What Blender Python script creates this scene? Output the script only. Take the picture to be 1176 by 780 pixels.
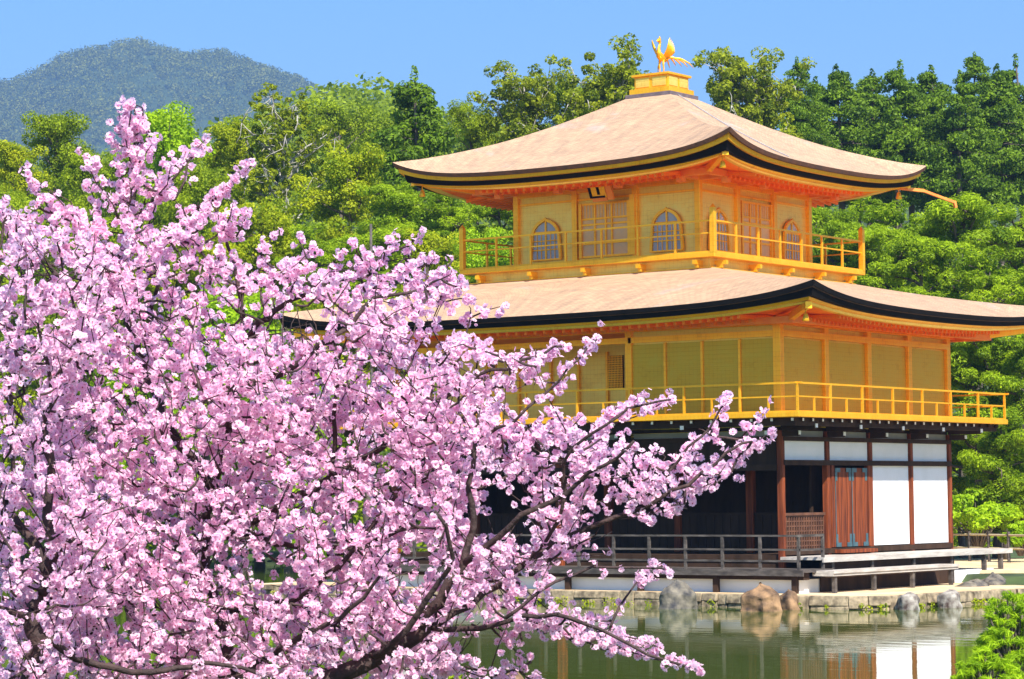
import bpy, math, random
import numpy as np
from mathutils import Vector, Matrix
random.seed(7); rng = np.random.default_rng(11)
for o in list(bpy.data.objects): bpy.data.objects.remove(o)
SC = bpy.context.scene; COL = SC.collection
# ------------------------------------------------------------------ camera (solved from the photograph, water level z = 0)
F = 3060.8; PU = 444.1; CAMP = np.array([30.643, -53.652, 2.556])
yw, pt, rl = [math.radians(a) for a in (-38.102, 3.356, -0.501)]
FW = np.array([math.sin(yw)*math.cos(pt), math.cos(yw)*math.cos(pt), math.sin(pt)])
RT = np.array([math.cos(yw), -math.sin(yw), 0.0]); UP = np.cross(RT, FW)
RT, UP = RT*math.cos(rl)+UP*math.sin(rl), -RT*math.sin(rl)+UP*math.cos(rl)
cd = bpy.data.cameras.new('camera'); cam = bpy.data.objects.new('camera', cd); COL.objects.link(cam)
cd.sensor_width = 36; cd.lens = F/1176*36; cd.shift_x = (588-PU)/1176; cd.clip_start = .5; cd.clip_end = 9000
M = Matrix((( RT[0], UP[0], -FW[0]), (RT[1], UP[1], -FW[1]), (RT[2], UP[2], -FW[2]))).to_4x4()
M.translation = Vector(CAMP); cam.matrix_world = M; SC.camera = cam
def at(px, py, depth):                                   # a point of the place from a bearing and a distance
    return CAMP + (FW + RT*(px-PU)/F + UP*(390-py)/F)*depth
# ------------------------------------------------------------------ sky, sun, exposure
SUN_EL = math.radians(47); SAZ = math.radians(-33)        # sun direction measured from +X toward +Y
sd = np.array([math.cos(SUN_EL)*math.cos(SAZ), math.cos(SUN_EL)*math.sin(SAZ), math.sin(SUN_EL)])
W = bpy.data.worlds.new('World'); SC.world = W; W.use_nodes = True
nt = W.node_tree; nt.nodes.clear()
sky = nt.nodes.new('ShaderNodeTexSky'); sky.sky_type = 'NISHITA'; sky.sun_disc = False
sky.sun_elevation = SUN_EL; sky.sun_rotation = math.atan2(sd[0], sd[1]); sky.altitude = 0
sky.air_density = 1.0; sky.dust_density = 0.3; sky.ozone_density = 3.0
hs = nt.nodes.new('ShaderNodeHueSaturation'); hs.inputs['Hue'].default_value = .506; hs.inputs['Saturation'].default_value = 1.28
bg = nt.nodes.new('ShaderNodeBackground'); bg.inputs['Strength'].default_value = 0.097
wo = nt.nodes.new('ShaderNodeOutputWorld')
nt.links.new(sky.outputs[0], hs.inputs['Color']); nt.links.new(hs.outputs[0], bg.inputs[0]); nt.links.new(bg.outputs[0], wo.inputs[0])
sl = bpy.data.lights.new('sun', 'SUN'); sl.energy = 4.6; sl.angle = math.radians(.5); sl.color = (1, .95, .87)
sun = bpy.data.objects.new('sun', sl); COL.objects.link(sun)
sun.rotation_euler = Vector(sd).to_track_quat('Z', 'Y').to_euler()
SC.view_settings.view_transform = 'Standard'; SC.view_settings.look = 'None'
SC.view_settings.exposure = 1.1; SC.view_settings.gamma = 1; SC.view_settings.use_curve_mapping = False
SC.cycles.max_bounces = 8; SC.cycles.transparent_max_bounces = 8; SC.cycles.volume_bounces = 0
# ------------------------------------------------------------------ materials
def mat(name, col, rough=.6, metal=0, col2=None, nscale=5, bump=0, bscale=None, spec=.5, stretch=(1,1,1), trans=0, kind=None, detail=4):
    m = bpy.data.materials.new(name); m.use_nodes = True; n = m.node_tree.nodes; l = m.node_tree.links
    b = n['Principled BSDF']; b.inputs['Roughness'].default_value = rough; b.inputs['Metallic'].default_value = metal
    b.inputs['Specular IOR Level'].default_value = spec; b.inputs['Base Color'].default_value = (*col, 1)
    tc = n.new('ShaderNodeTexCoord'); mp = n.new('ShaderNodeMapping'); mp.inputs['Scale'].default_value = stretch
    l.new(tc.outputs['Object'], mp.inputs[0])
    if col2 is not None:
        tx = n.new('ShaderNodeTexNoise'); tx.inputs['Scale'].default_value = nscale; tx.inputs['Detail'].default_value = detail
        l.new(mp.outputs[0], tx.inputs['Vector'])
        cr = n.new('ShaderNodeValToRGB'); cr.color_ramp.elements[0].position = .33; cr.color_ramp.elements[1].position = .67
        cr.color_ramp.elements[0].color = (*col, 1); cr.color_ramp.elements[1].color = (*col2, 1)
        l.new(tx.outputs[0], cr.inputs[0]); l.new(cr.outputs[0], b.inputs['Base Color'])
    if bump:
        t2 = n.new('ShaderNodeTexNoise'); t2.inputs['Scale'].default_value = bscale or nscale*3; t2.inputs['Detail'].default_value = 5
        l.new(mp.outputs[0], t2.inputs['Vector'])
        bp = n.new('ShaderNodeBump'); bp.inputs['Strength'].default_value = bump; bp.inputs['Distance'].default_value = .03
        l.new(t2.outputs[0], bp.inputs['Height']); l.new(bp.outputs[0], b.inputs['Normal'])
    return m
def leafmat(name, c1, c2, trans=.35, rough=.6):             # colour varies leaf by leaf through the 'tone' attribute
    m = bpy.data.materials.new(name); m.use_nodes = True; n = m.node_tree.nodes; l = m.node_tree.links
    b = n['Principled BSDF']; b.inputs['Roughness'].default_value = rough; b.inputs['Specular IOR Level'].default_value = .25
    a = n.new('ShaderNodeAttribute'); a.attribute_name = 'tone'
    cr = n.new('ShaderNodeValToRGB'); cr.color_ramp.elements[0].color = (*c1, 1); cr.color_ramp.elements[1].color = (*c2, 1)
    l.new(a.outputs['Fac'], cr.inputs[0]); l.new(cr.outputs[0], b.inputs['Base Color'])
    t = n.new('ShaderNodeBsdfTranslucent'); l.new(cr.outputs[0], t.inputs[0])
    mx = n.new('ShaderNodeMixShader'); mx.inputs[0].default_value = trans
    l.new(b.outputs[0], mx.inputs[1]); l.new(t.outputs[0], mx.inputs[2]); l.new(mx.outputs[0], n['Material Output'].inputs[0])
    return m
def goldmat(name, c, c2, rough, metal, tile=0):          # gold leaf: small squares of slightly different tone and sheen
    m = mat(name, c, rough, metal); n = m.node_tree.nodes; l = m.node_tree.links; b = n['Principled BSDF']
    tc = n.new('ShaderNodeTexCoord'); sp = n.new('ShaderNodeSeparateXYZ'); l.new(tc.outputs['Object'], sp.inputs[0])
    ad = n.new('ShaderNodeMath'); l.new(sp.outputs[0], ad.inputs[0]); l.new(sp.outputs[1], ad.inputs[1])
    cb = n.new('ShaderNodeCombineXYZ'); l.new(ad.outputs[0], cb.inputs[0]); l.new(sp.outputs[2], cb.inputs[1])
    br = n.new('ShaderNodeTexBrick'); br.offset = 0; br.inputs['Scale'].default_value = 1; br.inputs['Brick Width'].default_value = .109; br.inputs['Row Height'].default_value = .109
    br.inputs['Mortar Size'].default_value = .004; br.inputs['Color1'].default_value = (.62, .62, .62, 1); br.inputs['Color2'].default_value = (.40, .40, .40, 1); br.inputs['Mortar'].default_value = (.15, .15, .15, 1)
    l.new(cb.outputs[0], br.inputs[0])
    ns = n.new('ShaderNodeTexNoise'); ns.inputs['Scale'].default_value = 2.5; ns.inputs['Detail'].default_value = 9; ns.inputs['Roughness'].default_value = .75; l.new(tc.outputs['Object'], ns.inputs['Vector'])
    av = n.new('ShaderNodeMix'); av.data_type = 'RGBA'; av.inputs[0].default_value = .66; l.new(br.outputs[0], av.inputs[6]); l.new(ns.outputs['Fac'], av.inputs[7])
    cr = n.new('ShaderNodeValToRGB'); e = cr.color_ramp.elements; e[0].position = .30; e[1].position = .68; e[0].color = (c[0]*.72, c[1]*.66, c[2]*.6, 1); e[1].color = (*c2, 1)
    mid = e.new(.46); mid.color = (*c, 1); l.new(av.outputs[2], cr.inputs[0]); l.new(cr.outputs[0], b.inputs['Base Color'])
    rr_ = n.new('ShaderNodeMapRange'); rr_.inputs['To Min'].default_value = rough+.14; rr_.inputs['To Max'].default_value = rough-.08; l.new(av.outputs[2], rr_.inputs[0]); l.new(rr_.outputs[0], b.inputs['Roughness'])
    bp = n.new('ShaderNodeBump'); bp.inputs['Strength'].default_value = .25; bp.inputs['Distance'].default_value = .01; l.new(av.outputs[2], bp.inputs['Height'])
    if tile:
        w = n.new('ShaderNodeTexWave'); w.wave_type = 'BANDS'; w.bands_direction = 'Z'; w.inputs['Scale'].default_value = tile; w.inputs['Distortion'].default_value = .15; w.wave_profile = 'SAW'; l.new(tc.outputs['Object'], w.inputs[0])
        b2_ = n.new('ShaderNodeBump'); b2_.inputs['Strength'].default_value = .5; b2_.inputs['Distance'].default_value = .012; l.new(w.outputs['Fac'], b2_.inputs['Height']); l.new(bp.outputs[0], b2_.inputs['Normal']); bp = b2_
    l.new(bp.outputs[0], b.inputs['Normal']); return m
MT = {}
MT['gold'] = goldmat('gold_leaf', (1.0, .46, .012), (1.0, .55, .03), .34, .5)
MT['goldred'] = goldmat('gold_leaf_eave_glow', (1.0, .22, .010), (1.0, .29, .015), .5, .30)  # redder gold: the orange light bounced under the eaves is in the colour
MT['goldwall'] = goldmat('gold_leaf_wall', (.90, .62, .12), (.86, .68, .17), .38, .5, tile=1.3)
MT['goldpanel'] = goldmat('gold_shutter', (.60, .40, .025), (.54, .42, .04), .42, .5, tile=3.2)
MT['red'] = mat('red_gold_bounce', (.85, .22, .04), .5, .2, (.9, .32, .06), 4)  # gilded eave parts, warm bounced light painted in as red
MT['lacquer'] = mat('black_lacquer', (.006, .005, .005), .8, 0, (.010, .008, .007), 3, spec=.08)
MT['bark_edge'] = mat('bark_edge', (.05, .022, .012), .8, 0, (.10, .035, .015), 6, .3)
MT['wood'] = mat('dark_wood', (.030, .017, .010), .8, 0, (.055, .030, .018), 4, .2, stretch=(1,1,.2), spec=.15)
MT['redwood'] = mat('red_brown_wood', (.075, .016, .006), .7, 0, (.26, .060, .016), 3, .2, stretch=(4,4,.3), spec=.25)
MT['greywood'] = mat('weathered_wood', (.035, .027, .022), .7, 0, (.115, .095, .08), 3, .3, stretch=(1,1,3))
MT['palewood'] = mat('sunlit_wood', (.34, .30, .26), .7, 0, (.52, .48, .42), 3, .3, stretch=(3,.6,3))  # paler veranda wood, bright sunlight put into its colour
MT['brownwood'] = mat('shaded_brown_wood', (.07, .026, .012), .7, 0, (.14, .055, .025), 3, .2)  # darker copy of the red-brown wood, shade on the lattice painted in
MT['white'] = mat('white_plaster', (.80, .80, .80), .85, 0, (.74, .74, .73), 2)
MT['beamend'] = mat('white_beam_end', (.85, .85, .82), .8)
MT['plaster_grey'] = mat('grey_panel', (.30, .31, .32), .8, 0, (.36, .36, .36), 2)  # plain dark grey panels between the brackets
MT['verdigris'] = mat('verdigris_metal', (.05, .12, .15), .5, .4, (.09, .17, .19), 8)
MT['pane'] = mat('skylit_paper', (.28, .38, .50), .25, 0, (.36, .42, .50), 6)  # white paper, with the blue skylight on it put into the colour
MT['doorlat'] = mat('door_gold_lattice', (.75, .50, .22), .5, .4, (.65, .46, .25), 6)
MT['slab'] = mat('ridge_slab', (.10, .075, .08), .6, 0, (.16, .12, .13), 5, .3)
MT['stone'] = mat('quay_stone', (.10, .075, .045), .85, 0, (.40, .31, .19), 6, 1, 9, detail=8)
MT['sand'] = mat('sand_ground', (.56, .38, .19), .9, 0, (.70, .54, .34), 1.2, .3, 20, detail=8)
MT['rockgrey'] = mat('grey_rock', (.03, .03, .034), .8, 0, (.19, .165, .12), 5, 1, 7, detail=8)
MT['rocktan'] = mat('tan_rock', (.035, .020, .012), .8, 0, (.36, .21, .10), 4, 1, 6, detail=8)
MT['rockwhite'] = mat('pale_rock', (.06, .035, .025), .9, 0, (.36, .33, .28), 6, 1, 8, detail=8)
MT['bark'] = mat('cherry_bark', (.022, .011, .010), .8, 0, (.060, .032, .028), 12, .6, 30)
MT['trunk'] = mat('tree_bark', (.06, .045, .035), .9, 0, (.16, .13, .10), 4, .6, 10, stretch=(1,1,.3))
MT['palebark'] = mat('pale_bark', (.22, .20, .17), .9, 0, (.46, .43, .38), 4, .5, 10)
MT['grass'] = mat('undergrowth', (.02, .035, .01), .95, 0, (.06, .10, .02), .8, .6, 3, detail=8)
MT['cable'] = mat('grey_cable', (.5, .5, .5), .5, .5)
MT['bamboo'] = mat('bamboo', (.45, .36, .20), .6, 0, (.55, .46, .28), 3)
# shingles: rows along the slope (uv v), thin split boards along u
def shingles():
    m = bpy.data.materials.new('cypress_shingles'); m.use_nodes = True; n = m.node_tree.nodes; l = m.node_tree.links
    b = n['Principled BSDF']; b.inputs['Roughness'].default_value = .75; b.inputs['Specular IOR Level'].default_value = .3
    uv = n.new('ShaderNodeUVMap'); uv.uv_map = 'UVMap'
    br = n.new('ShaderNodeTexBrick'); br.inputs['Scale'].default_value = 1; br.inputs['Brick Width'].default_value = .14
    br.inputs['Row Height'].default_value = .055; br.inputs['Mortar Size'].default_value = .006; br.inputs['Bias'].default_value = 0
    br.inputs['Color1'].default_value = (.50, .355, .235, 1); br.inputs['Color2'].default_value = (.40, .285, .19, 1); br.inputs['Mortar'].default_value = (.30, .21, .15, 1)
    l.new(uv.outputs[0], br.inputs[0])
    ns = n.new('ShaderNodeTexNoise'); ns.inputs['Scale'].default_value = 2.2; ns.inputs['Detail'].default_value = 10; ns.inputs['Roughness'].default_value = .82
    l.new(uv.outputs[0], ns.inputs['Vector'])
    cr = n.new('ShaderNodeValToRGB'); cr.color_ramp.elements[0].color = (.80, .77, .75, 1); cr.color_ramp.elements[1].color = (1.18, 1.10, 1.02, 1)
    cr.color_ramp.elements[0].position = .35; cr.color_ramp.elements[1].position = .62
    l.new(ns.outputs[0], cr.inputs[0])
    mx = n.new('ShaderNodeMix'); mx.data_type = 'RGBA'; mx.blend_type = 'MULTIPLY'; mx.inputs[0].default_value = 1
    l.new(br.outputs[0], mx.inputs[6]); l.new(cr.outputs[0], mx.inputs[7])
    mp = n.new('ShaderNodeMapping'); mp.inputs['Scale'].default_value = (5, .55, 1); l.new(uv.outputs[0], mp.inputs[0])
    n3 = n.new('ShaderNodeTexNoise'); n3.inputs['Scale'].default_value = 1.3; n3.inputs['Detail'].default_value = 6; l.new(mp.outputs[0], n3.inputs['Vector'])
    c3 = n.new('ShaderNodeValToRGB'); c3.color_ramp.elements[0].color = (.88, .87, .88, 1); c3.color_ramp.elements[1].color = (1.08, 1.04, 1.0, 1); c3.color_ramp.elements[0].position = .32; c3.color_ramp.elements[1].position = .6
    l.new(n3.outputs[0], c3.inputs[0]); m2 = n.new('ShaderNodeMix'); m2.data_type = 'RGBA'; m2.blend_type = 'MULTIPLY'; m2.inputs[0].default_value = 1
    l.new(mx.outputs[2], m2.inputs[6]); l.new(c3.outputs[0], m2.inputs[7])
    n4 = n.new('ShaderNodeTexNoise'); n4.inputs['Scale'].default_value = .5; n4.inputs['Detail'].default_value = 9; n4.inputs['Roughness'].default_value = .7; l.new(uv.outputs[0], n4.inputs['Vector'])
    c4 = n.new('ShaderNodeValToRGB'); c4.color_ramp.elements[0].position = .57; c4.color_ramp.elements[1].position = .66; c4.color_ramp.elements[0].color = (0, 0, 0, 1); c4.color_ramp.elements[1].color = (.55, .55, .55, 1); l.new(n4.outputs[0], c4.inputs[0])
    m4 = n.new('ShaderNodeMix'); m4.data_type = 'RGBA'; m4.inputs[7].default_value = (.36, .34, .32, 1); l.new(c4.outputs[0], m4.inputs[0]); l.new(m2.outputs[2], m4.inputs[6]); l.new(m4.outputs[2], b.inputs['Base Color'])
    bp = n.new('ShaderNodeBump'); bp.inputs['Strength'].default_value = .35; bp.inputs['Distance'].default_value = .02
    l.new(br.outputs[1], bp.inputs['Height']); bp.invert = True; l.new(bp.outputs[0], b.inputs['Normal'])
    return m
MT['shingle'] = shingles()
def watermat():
    m = bpy.data.materials.new('pond_water'); m.use_nodes = True; n = m.node_tree.nodes; l = m.node_tree.links
    b = n['Principled BSDF']; b.inputs['Base Color'].default_value = (.066, .098, .012, 1); b.inputs['Roughness'].default_value = .035
    b.inputs['IOR'].default_value = 1.33; b.inputs['Specular IOR Level'].default_value = .5
    tc = n.new('ShaderNodeTexCoord'); mp = n.new('ShaderNodeMapping'); mp.inputs['Rotation'].default_value = (0, 0, math.radians(-35))
    mp.inputs['Scale'].default_value = (.5, 1.6, 1); l.new(tc.outputs['Object'], mp.inputs[0])
    ns = n.new('ShaderNodeTexNoise'); ns.inputs['Scale'].default_value = 1.3; ns.inputs['Detail'].default_value = 3; l.new(mp.outputs[0], ns.inputs['Vector'])
    bp = n.new('ShaderNodeBump'); bp.inputs['Strength'].default_value = .16; bp.inputs['Distance'].default_value = .02
    l.new(ns.outputs[0], bp.inputs['Height']); l.new(bp.outputs[0], b.inputs['Normal'])
    return m
MT['water'] = watermat()
def petalmat():
    m = leafmat('petals', (1.0, .64, .84), (1.0, .81, .91), .58, .8)
    return m
MT['petal'] = petalmat(); MT['bud'] = mat('flower_centre', (.42, .03, .07), .7, 0)
# ------------------------------------------------------------------ mesh helpers
def tagit(o, label=None, cat=None, group=None, kind=None):
    if label: o['label'] = label
    if cat: o['category'] = cat
    if group: o['group'] = group
    if kind: o['kind'] = kind
    return o
def empty(name, loc, label, cat, group=None, rz=0):
    o = bpy.data.objects.new(name, None); COL.objects.link(o); o.location = loc; o.rotation_euler[2] = rz; o.empty_display_size = .3
    return tagit(o, label, cat, group)
def fast_mesh(name, V, Fc, mats, midx=None, tone=None, smooth=False):
    """V (n,3); Fc list of index arrays all of one width, or list of (m,k) arrays"""
    V = np.asarray(V, np.float32); Fl = Fc if isinstance(Fc, list) else [Fc]
    me = bpy.data.meshes.new(name); me.vertices.add(len(V)); me.vertices.foreach_set('co', V.ravel())
    loops = np.concatenate([f.ravel() for f in Fl]).astype(np.int32); cnt = np.concatenate([np.full(len(f), f.shape[1]) for f in Fl]).astype(np.int32)
    me.loops.add(len(loops)); me.loops.foreach_set('vertex_index', loops)
    me.polygons.add(len(cnt)); st = np.concatenate([[0], np.cumsum(cnt)[:-1]]).astype(np.int32)
    me.polygons.foreach_set('loop_start', st)
    if midx is not None: me.polygons.foreach_set('material_index', np.asarray(midx, np.int32))
    if smooth: me.polygons.foreach_set('use_smooth', np.ones(len(cnt), bool))
    for m in mats: me.materials.append(m)
    if tone is not None:
        a = me.attributes.new('tone', 'FLOAT', 'POINT'); a.data.foreach_set('value', np.asarray(tone, np.float32))
    me.update(calc_edges=True); me.validate(); return me
def link(name, me, parent=None, loc=None):
    o = bpy.data.objects.new(name, me); COL.objects.link(o)
    if parent: o.parent = parent
    if loc is not None: o.location = loc
    return o
class MB:
    def __init__(s): s.v = []; s.f = []; s.m = []; s.uv = {}
    def add(s, vs, fs, mi=0):
        b = len(s.v); s.v += [tuple(map(float, v)) for v in vs]; s.f += [tuple(b+i for i in f) for f in fs]; s.m += [mi]*len(fs); return s
    def box(s, x0, x1, y0, y1, z0, z1, mi=0):
        return s.add([(x0,y0,z0),(x1,y0,z0),(x1,y1,z0),(x0,y1,z0),(x0,y0,z1),(x1,y0,z1),(x1,y1,z1),(x0,y1,z1)],
              [(0,3,2,1),(4,5,6,7),(0,1,5,4),(1,2,6,5),(2,3,7,6),(3,0,4,7)], mi)
    def beam(s, p, q, w, h, mi=0, up=(0,0,1)):              # square bar p -> q, w across, h high, centred
        p = np.array(p, float); q = np.array(q, float); d = q-p; d /= np.linalg.norm(d)
        r = np.cross(d, up)
        if np.linalg.norm(r) < 1e-4: r = np.cross(d, (1,0,0))
        r /= np.linalg.norm(r); u = np.cross(r, d)
        vs = [c+r*a*w/2+u*b*h/2 for c in (p, q) for a, b in ((-1,-1),(1,-1),(1,1),(-1,1))]
        return s.add(vs, [(0,1,2,3),(7,6,5,4),(0,4,5,1),(1,5,6,2),(2,6,7,3),(3,7,4,0)], mi)
    def tube(s, pts, rad, n=8, mi=0):
        pts = [np.array(p, float) for p in pts]; rings = []; ref = np.array((.31,.17,.93))
        for i, p in enumerate(pts):
            d = pts[min(i+1, len(pts)-1)]-pts[max(i-1, 0)]; d /= (np.linalg.norm(d)+1e-9)
            a = np.cross(d, ref); a /= (np.linalg.norm(a)+1e-9); b = np.cross(d, a)
            r = rad[i] if hasattr(rad, '__len__') else rad
            ra, rb = r if hasattr(r, '__len__') else (r, r)
            rings.append([p+a*ra*math.cos(2*math.pi*k/n)+b*rb*math.sin(2*math.pi*k/n) for k in range(n)])
        vs = [v for r in rings for v in r]; fs = []
        for i in range(len(rings)-1):
            for k in range(n): fs.append((i*n+k, i*n+(k+1)%n, (i+1)*n+(k+1)%n, (i+1)*n+k))
        fs.append(tuple(range(n-1, -1, -1))); fs.append(tuple((len(rings)-1)*n+k for k in range(n)))
        return s.add(vs, fs, mi)
    def prism(s, poly, z0, z1, mi=0):
        n = len(poly); return s.add([(x,y,z0) for x,y in poly]+[(x,y,z1) for x,y in poly],
              [tuple(range(n-1,-1,-1)), tuple(range(n,2*n))]+[(i,(i+1)%n,n+(i+1)%n,n+i) for i in range(n)], mi)
    def mesh(s, name, mats, smooth=False):
        me = bpy.data.meshes.new(name); me.from_pydata(s.v, [], s.f)
        for m in (mats if isinstance(mats, (list, tuple)) else [mats]): me.materials.append(MT[m] if isinstance(m, str) else m)
        me.polygons.foreach_set('material_index', s.m)
        if smooth: me.polygons.foreach_set('use_smooth', [True]*len(s.f))
        me.update(); return me
    def build(s, name, mats, parent=None, smooth=False, bevel=0):
        o = link(name, s.mesh(name, mats, smooth), parent)
        if bevel:
            b = o.modifiers.new('b', 'BEVEL'); b.width = bevel; b.segments = 2; b.limit_method = 'ANGLE'
        return o
def copy_tree(o, parent=None):
    c = o.copy(); COL.objects.link(c); c.parent = parent
    for ch in list(o.children): copy_tree(ch, c)
    return c
def smoothnoise(x, y, seed=0):
    x = np.asarray(x, float); y = np.asarray(y, float); v = 0
    r = np.random.default_rng(seed)
    for k in range(7):
        a = r.uniform(0, 6.28); f = 2**(k*.6); p = r.uniform(0, 6.28)
        v = v + np.sin((x*math.cos(a)+y*math.sin(a))*f+p)/f**.8
    return v/2.2
# ------------------------------------------------------------------ ground, water, hills
az = yw + math.atan((588-PU)/F); GF = np.array([math.sin(az), math.cos(az)]); GR = np.array([math.cos(az), -math.sin(az)])
def fr(x, y): dx = x-CAMP[0]; dy = y-CAMP[1]; return dx*GF[0]+dy*GF[1], dx*GR[0]+dy*GR[1]
def wxy(f, r): return CAMP[0]+f*GF[0]+r*GR[0], CAMP[1]+f*GF[1]+r*GR[1]
def ss(x, a, b): t = np.clip((x-a)/(b-a), 0, 1); return t*t*(3-2*t)
def ridge(u):                                            # skyline height (photo row) of the near wooded hill by bearing
    return np.interp(u, [-600, 0, 200, 330, 400, 450, 520, 640, 760, 900, 1176, 1800], [250, 220, 190, 150, 128, 135, 175, 190, 190, 170, 150, 160])
def ground_z(f, r):
    u = 588 + r/np.maximum(f, 20)*F
    near = 1-ss(f, 13, 17)                               # the bank the photographer stands on
    shore = 96 + 5*smoothnoise(r/14, f*0, 3) - 31*ss(r, 9.4+0*f, 10.8+0*f) + 10*ss(-r, 8, 30)
    z = -1.2 + 2.15*near + 1.65*ss(f, shore-2.0, shore+1.0)
    top = 2.5 + (568-ridge(u))/F*330*.93
    z = z + ss(f, 100, 330)*(top-.5) * (1-ss(f, 380, 620))*1.0
    z = z + ss(f, 110, 300)*1.6*smoothnoise(f/28, r/28, 5) + .05*smoothnoise(f/2, r/2, 9)
    return z
fs = np.concatenate([np.arange(-40, 60, 4), np.arange(60, 120, 1.0), np.arange(120, 420, 5), np.arange(420, 6300, 90)])
rs = np.concatenate([-np.geomspace(60, 2200, 26)[::-1], np.arange(-56, 57, 1.6), np.geomspace(60, 2200, 26)])
FF, RR = np.meshgrid(fs, rs, indexing='ij'); ZZ = ground_z(FF, RR); XX, YY = wxy(FF, RR)
n0, n1 = FF.shape; idx = np.arange(n0*n1).reshape(n0, n1)
q = np.stack([idx[:-1,:-1], idx[:-1,1:], idx[1:,1:], idx[1:,:-1]], -1).reshape(-1, 4)
g = link('ground', fast_mesh('ground', np.stack([XX, YY, ZZ], -1).reshape(-1, 3), q, [MT['grass']], smooth=True)); tagit(g, kind='structure')
wv = [wxy(f, r) for f, r in ((12, -400), (12, 400), (330, 400), (330, -400))]
w = MB().add([(x, y, 0) for x, y in wv], [(0,1,2,3)]).build('water', 'water'); tagit(w, kind='structure')
# far mountain
def mrow(u): return np.interp(u, [-900, -300, -100, 0, 50, 100, 150, 185, 230, 270, 330, 400, 450, 600, 900, 1500], [310, 200, 142, 111, 94, 79, 71, 71, 82, 87, 102, 118, 130, 165, 220, 300])
MS = 2.0; mf = np.linspace(900, 2100, 120)*MS; mr = np.linspace(-900, 520, 150)*MS
MF, MR = np.meshgrid(mf, mr, indexing='ij')
def mount_z(f, r):
    f = f/MS; r = r/MS; u = 588 + r/1500*F*1.0; top = 2.5+(568-mrow(u))/F*1500
    p = ss(f, 850, 1500)*(1-.9*ss(f, 1500, 2200))
    return (-5 + (top+5)*p**.8 + (ss(f, 880, 1150)*(1-ss(f, 1380, 1500)))*24*smoothnoise(r/80+f/260, f/200, 21))*MS
MZ = mount_z(MF, MR); MX, MY = wxy(MF, MR); n0, n1 = MF.shape; idx = np.arange(n0*n1).reshape(n0, n1)
q = np.stack([idx[:-1,:-1], idx[:-1,1:], idx[1:,1:], idx[1:,:-1]], -1).reshape(-1, 4)
o = link('mountain', fast_mesh('mountain', np.stack([MX, MY, MZ], -1).reshape(-1, 3), q, [MT['grass']], smooth=True)); tagit(o, kind='structure')
# ------------------------------------------------------------------ foliage
def unit(a): return a/(np.linalg.norm(a, axis=-1, keepdims=True)+1e-9)
def leaves(centers, radii, n_per, size, r, flat=1.0, upb=.3, tone_c=None, tone_j=.25, asp=.6, shell=.55):
    """rhombic leaf clumps spread through ellipsoids; returns V, F, tone"""
    centers = np.asarray(centers, float); radii = np.asarray(radii, float)
    if radii.ndim == 1: radii = np.stack([radii, radii, radii*flat], -1)
    N = len(centers)*n_per; ci = np.repeat(np.arange(len(centers)), n_per)
    d = unit(r.normal(size=(N, 3))); rad = shell+(1-shell)*r.random(N)[:, None]**.6
    P = centers[ci] + d*radii[ci]*rad
    nrm = unit(d*.7 + np.array([0, 0, upb]) + r.normal(size=(N, 3))*.55)
    t = unit(np.cross(nrm, r.normal(size=(N, 3)))); b = np.cross(nrm, t)
    s = size*(.6+.8*r.random(N))[:, None]
    V = np.stack([P-t*s, P-b*s*asp+nrm*s*.15, P+t*s, P+b*s*asp+nrm*s*.15], 1).reshape(-1, 3)
    Fq = np.arange(N*4).reshape(N, 4)
    tc = r.random(len(centers)) if tone_c is None else tone_c
    tone = np.clip(tc[ci]*.6+.2 + (r.random(N)-.5)*2*tone_j, 0, 1)
    return V, Fq, np.repeat(tone, 4)
def crown_mesh(name, m, *a, **k):
    V, Fq, t = leaves(*a, **k); return fast_mesh(name, V, Fq, [m], tone=t)
LM = dict(
  cedar=leafmat('cedar_leaf', (.035, .090, .004), (.240, .380, .010), .40),
  mid=leafmat('mid_green_leaf', (.085, .150, .004), (.430, .540, .012), .48),
  bright=leafmat('spring_leaf', (.18, .34, .006), (.52, .72, .015), .5),
  yellow=leafmat('yellow_leaf', (.17, .28, .005), (.58, .60, .012), .5),
  pine=leafmat('pine_needle', (.080, .170, .004), (.46, .62, .012), .48),
  far=leafmat('far_leaf', (.045, .085, .012), (.300, .310, .030), .2),
  airy=leafmat('airy_leaf', (.075, .130, .004), (.430, .480, .014), .48))
def limb_path(p, d, L, r, k=6, wob=.12, droop=0):
    pts = [np.array(p, float)]; d = np.array(d, float); d /= np.linalg.norm(d)
    for i in range(k):
        d = d + r.normal(size=3)*wob + np.array([0, 0, -droop]); d /= np.linalg.norm(d); pts.append(pts[-1]+d*L/k)
    return pts
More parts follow.
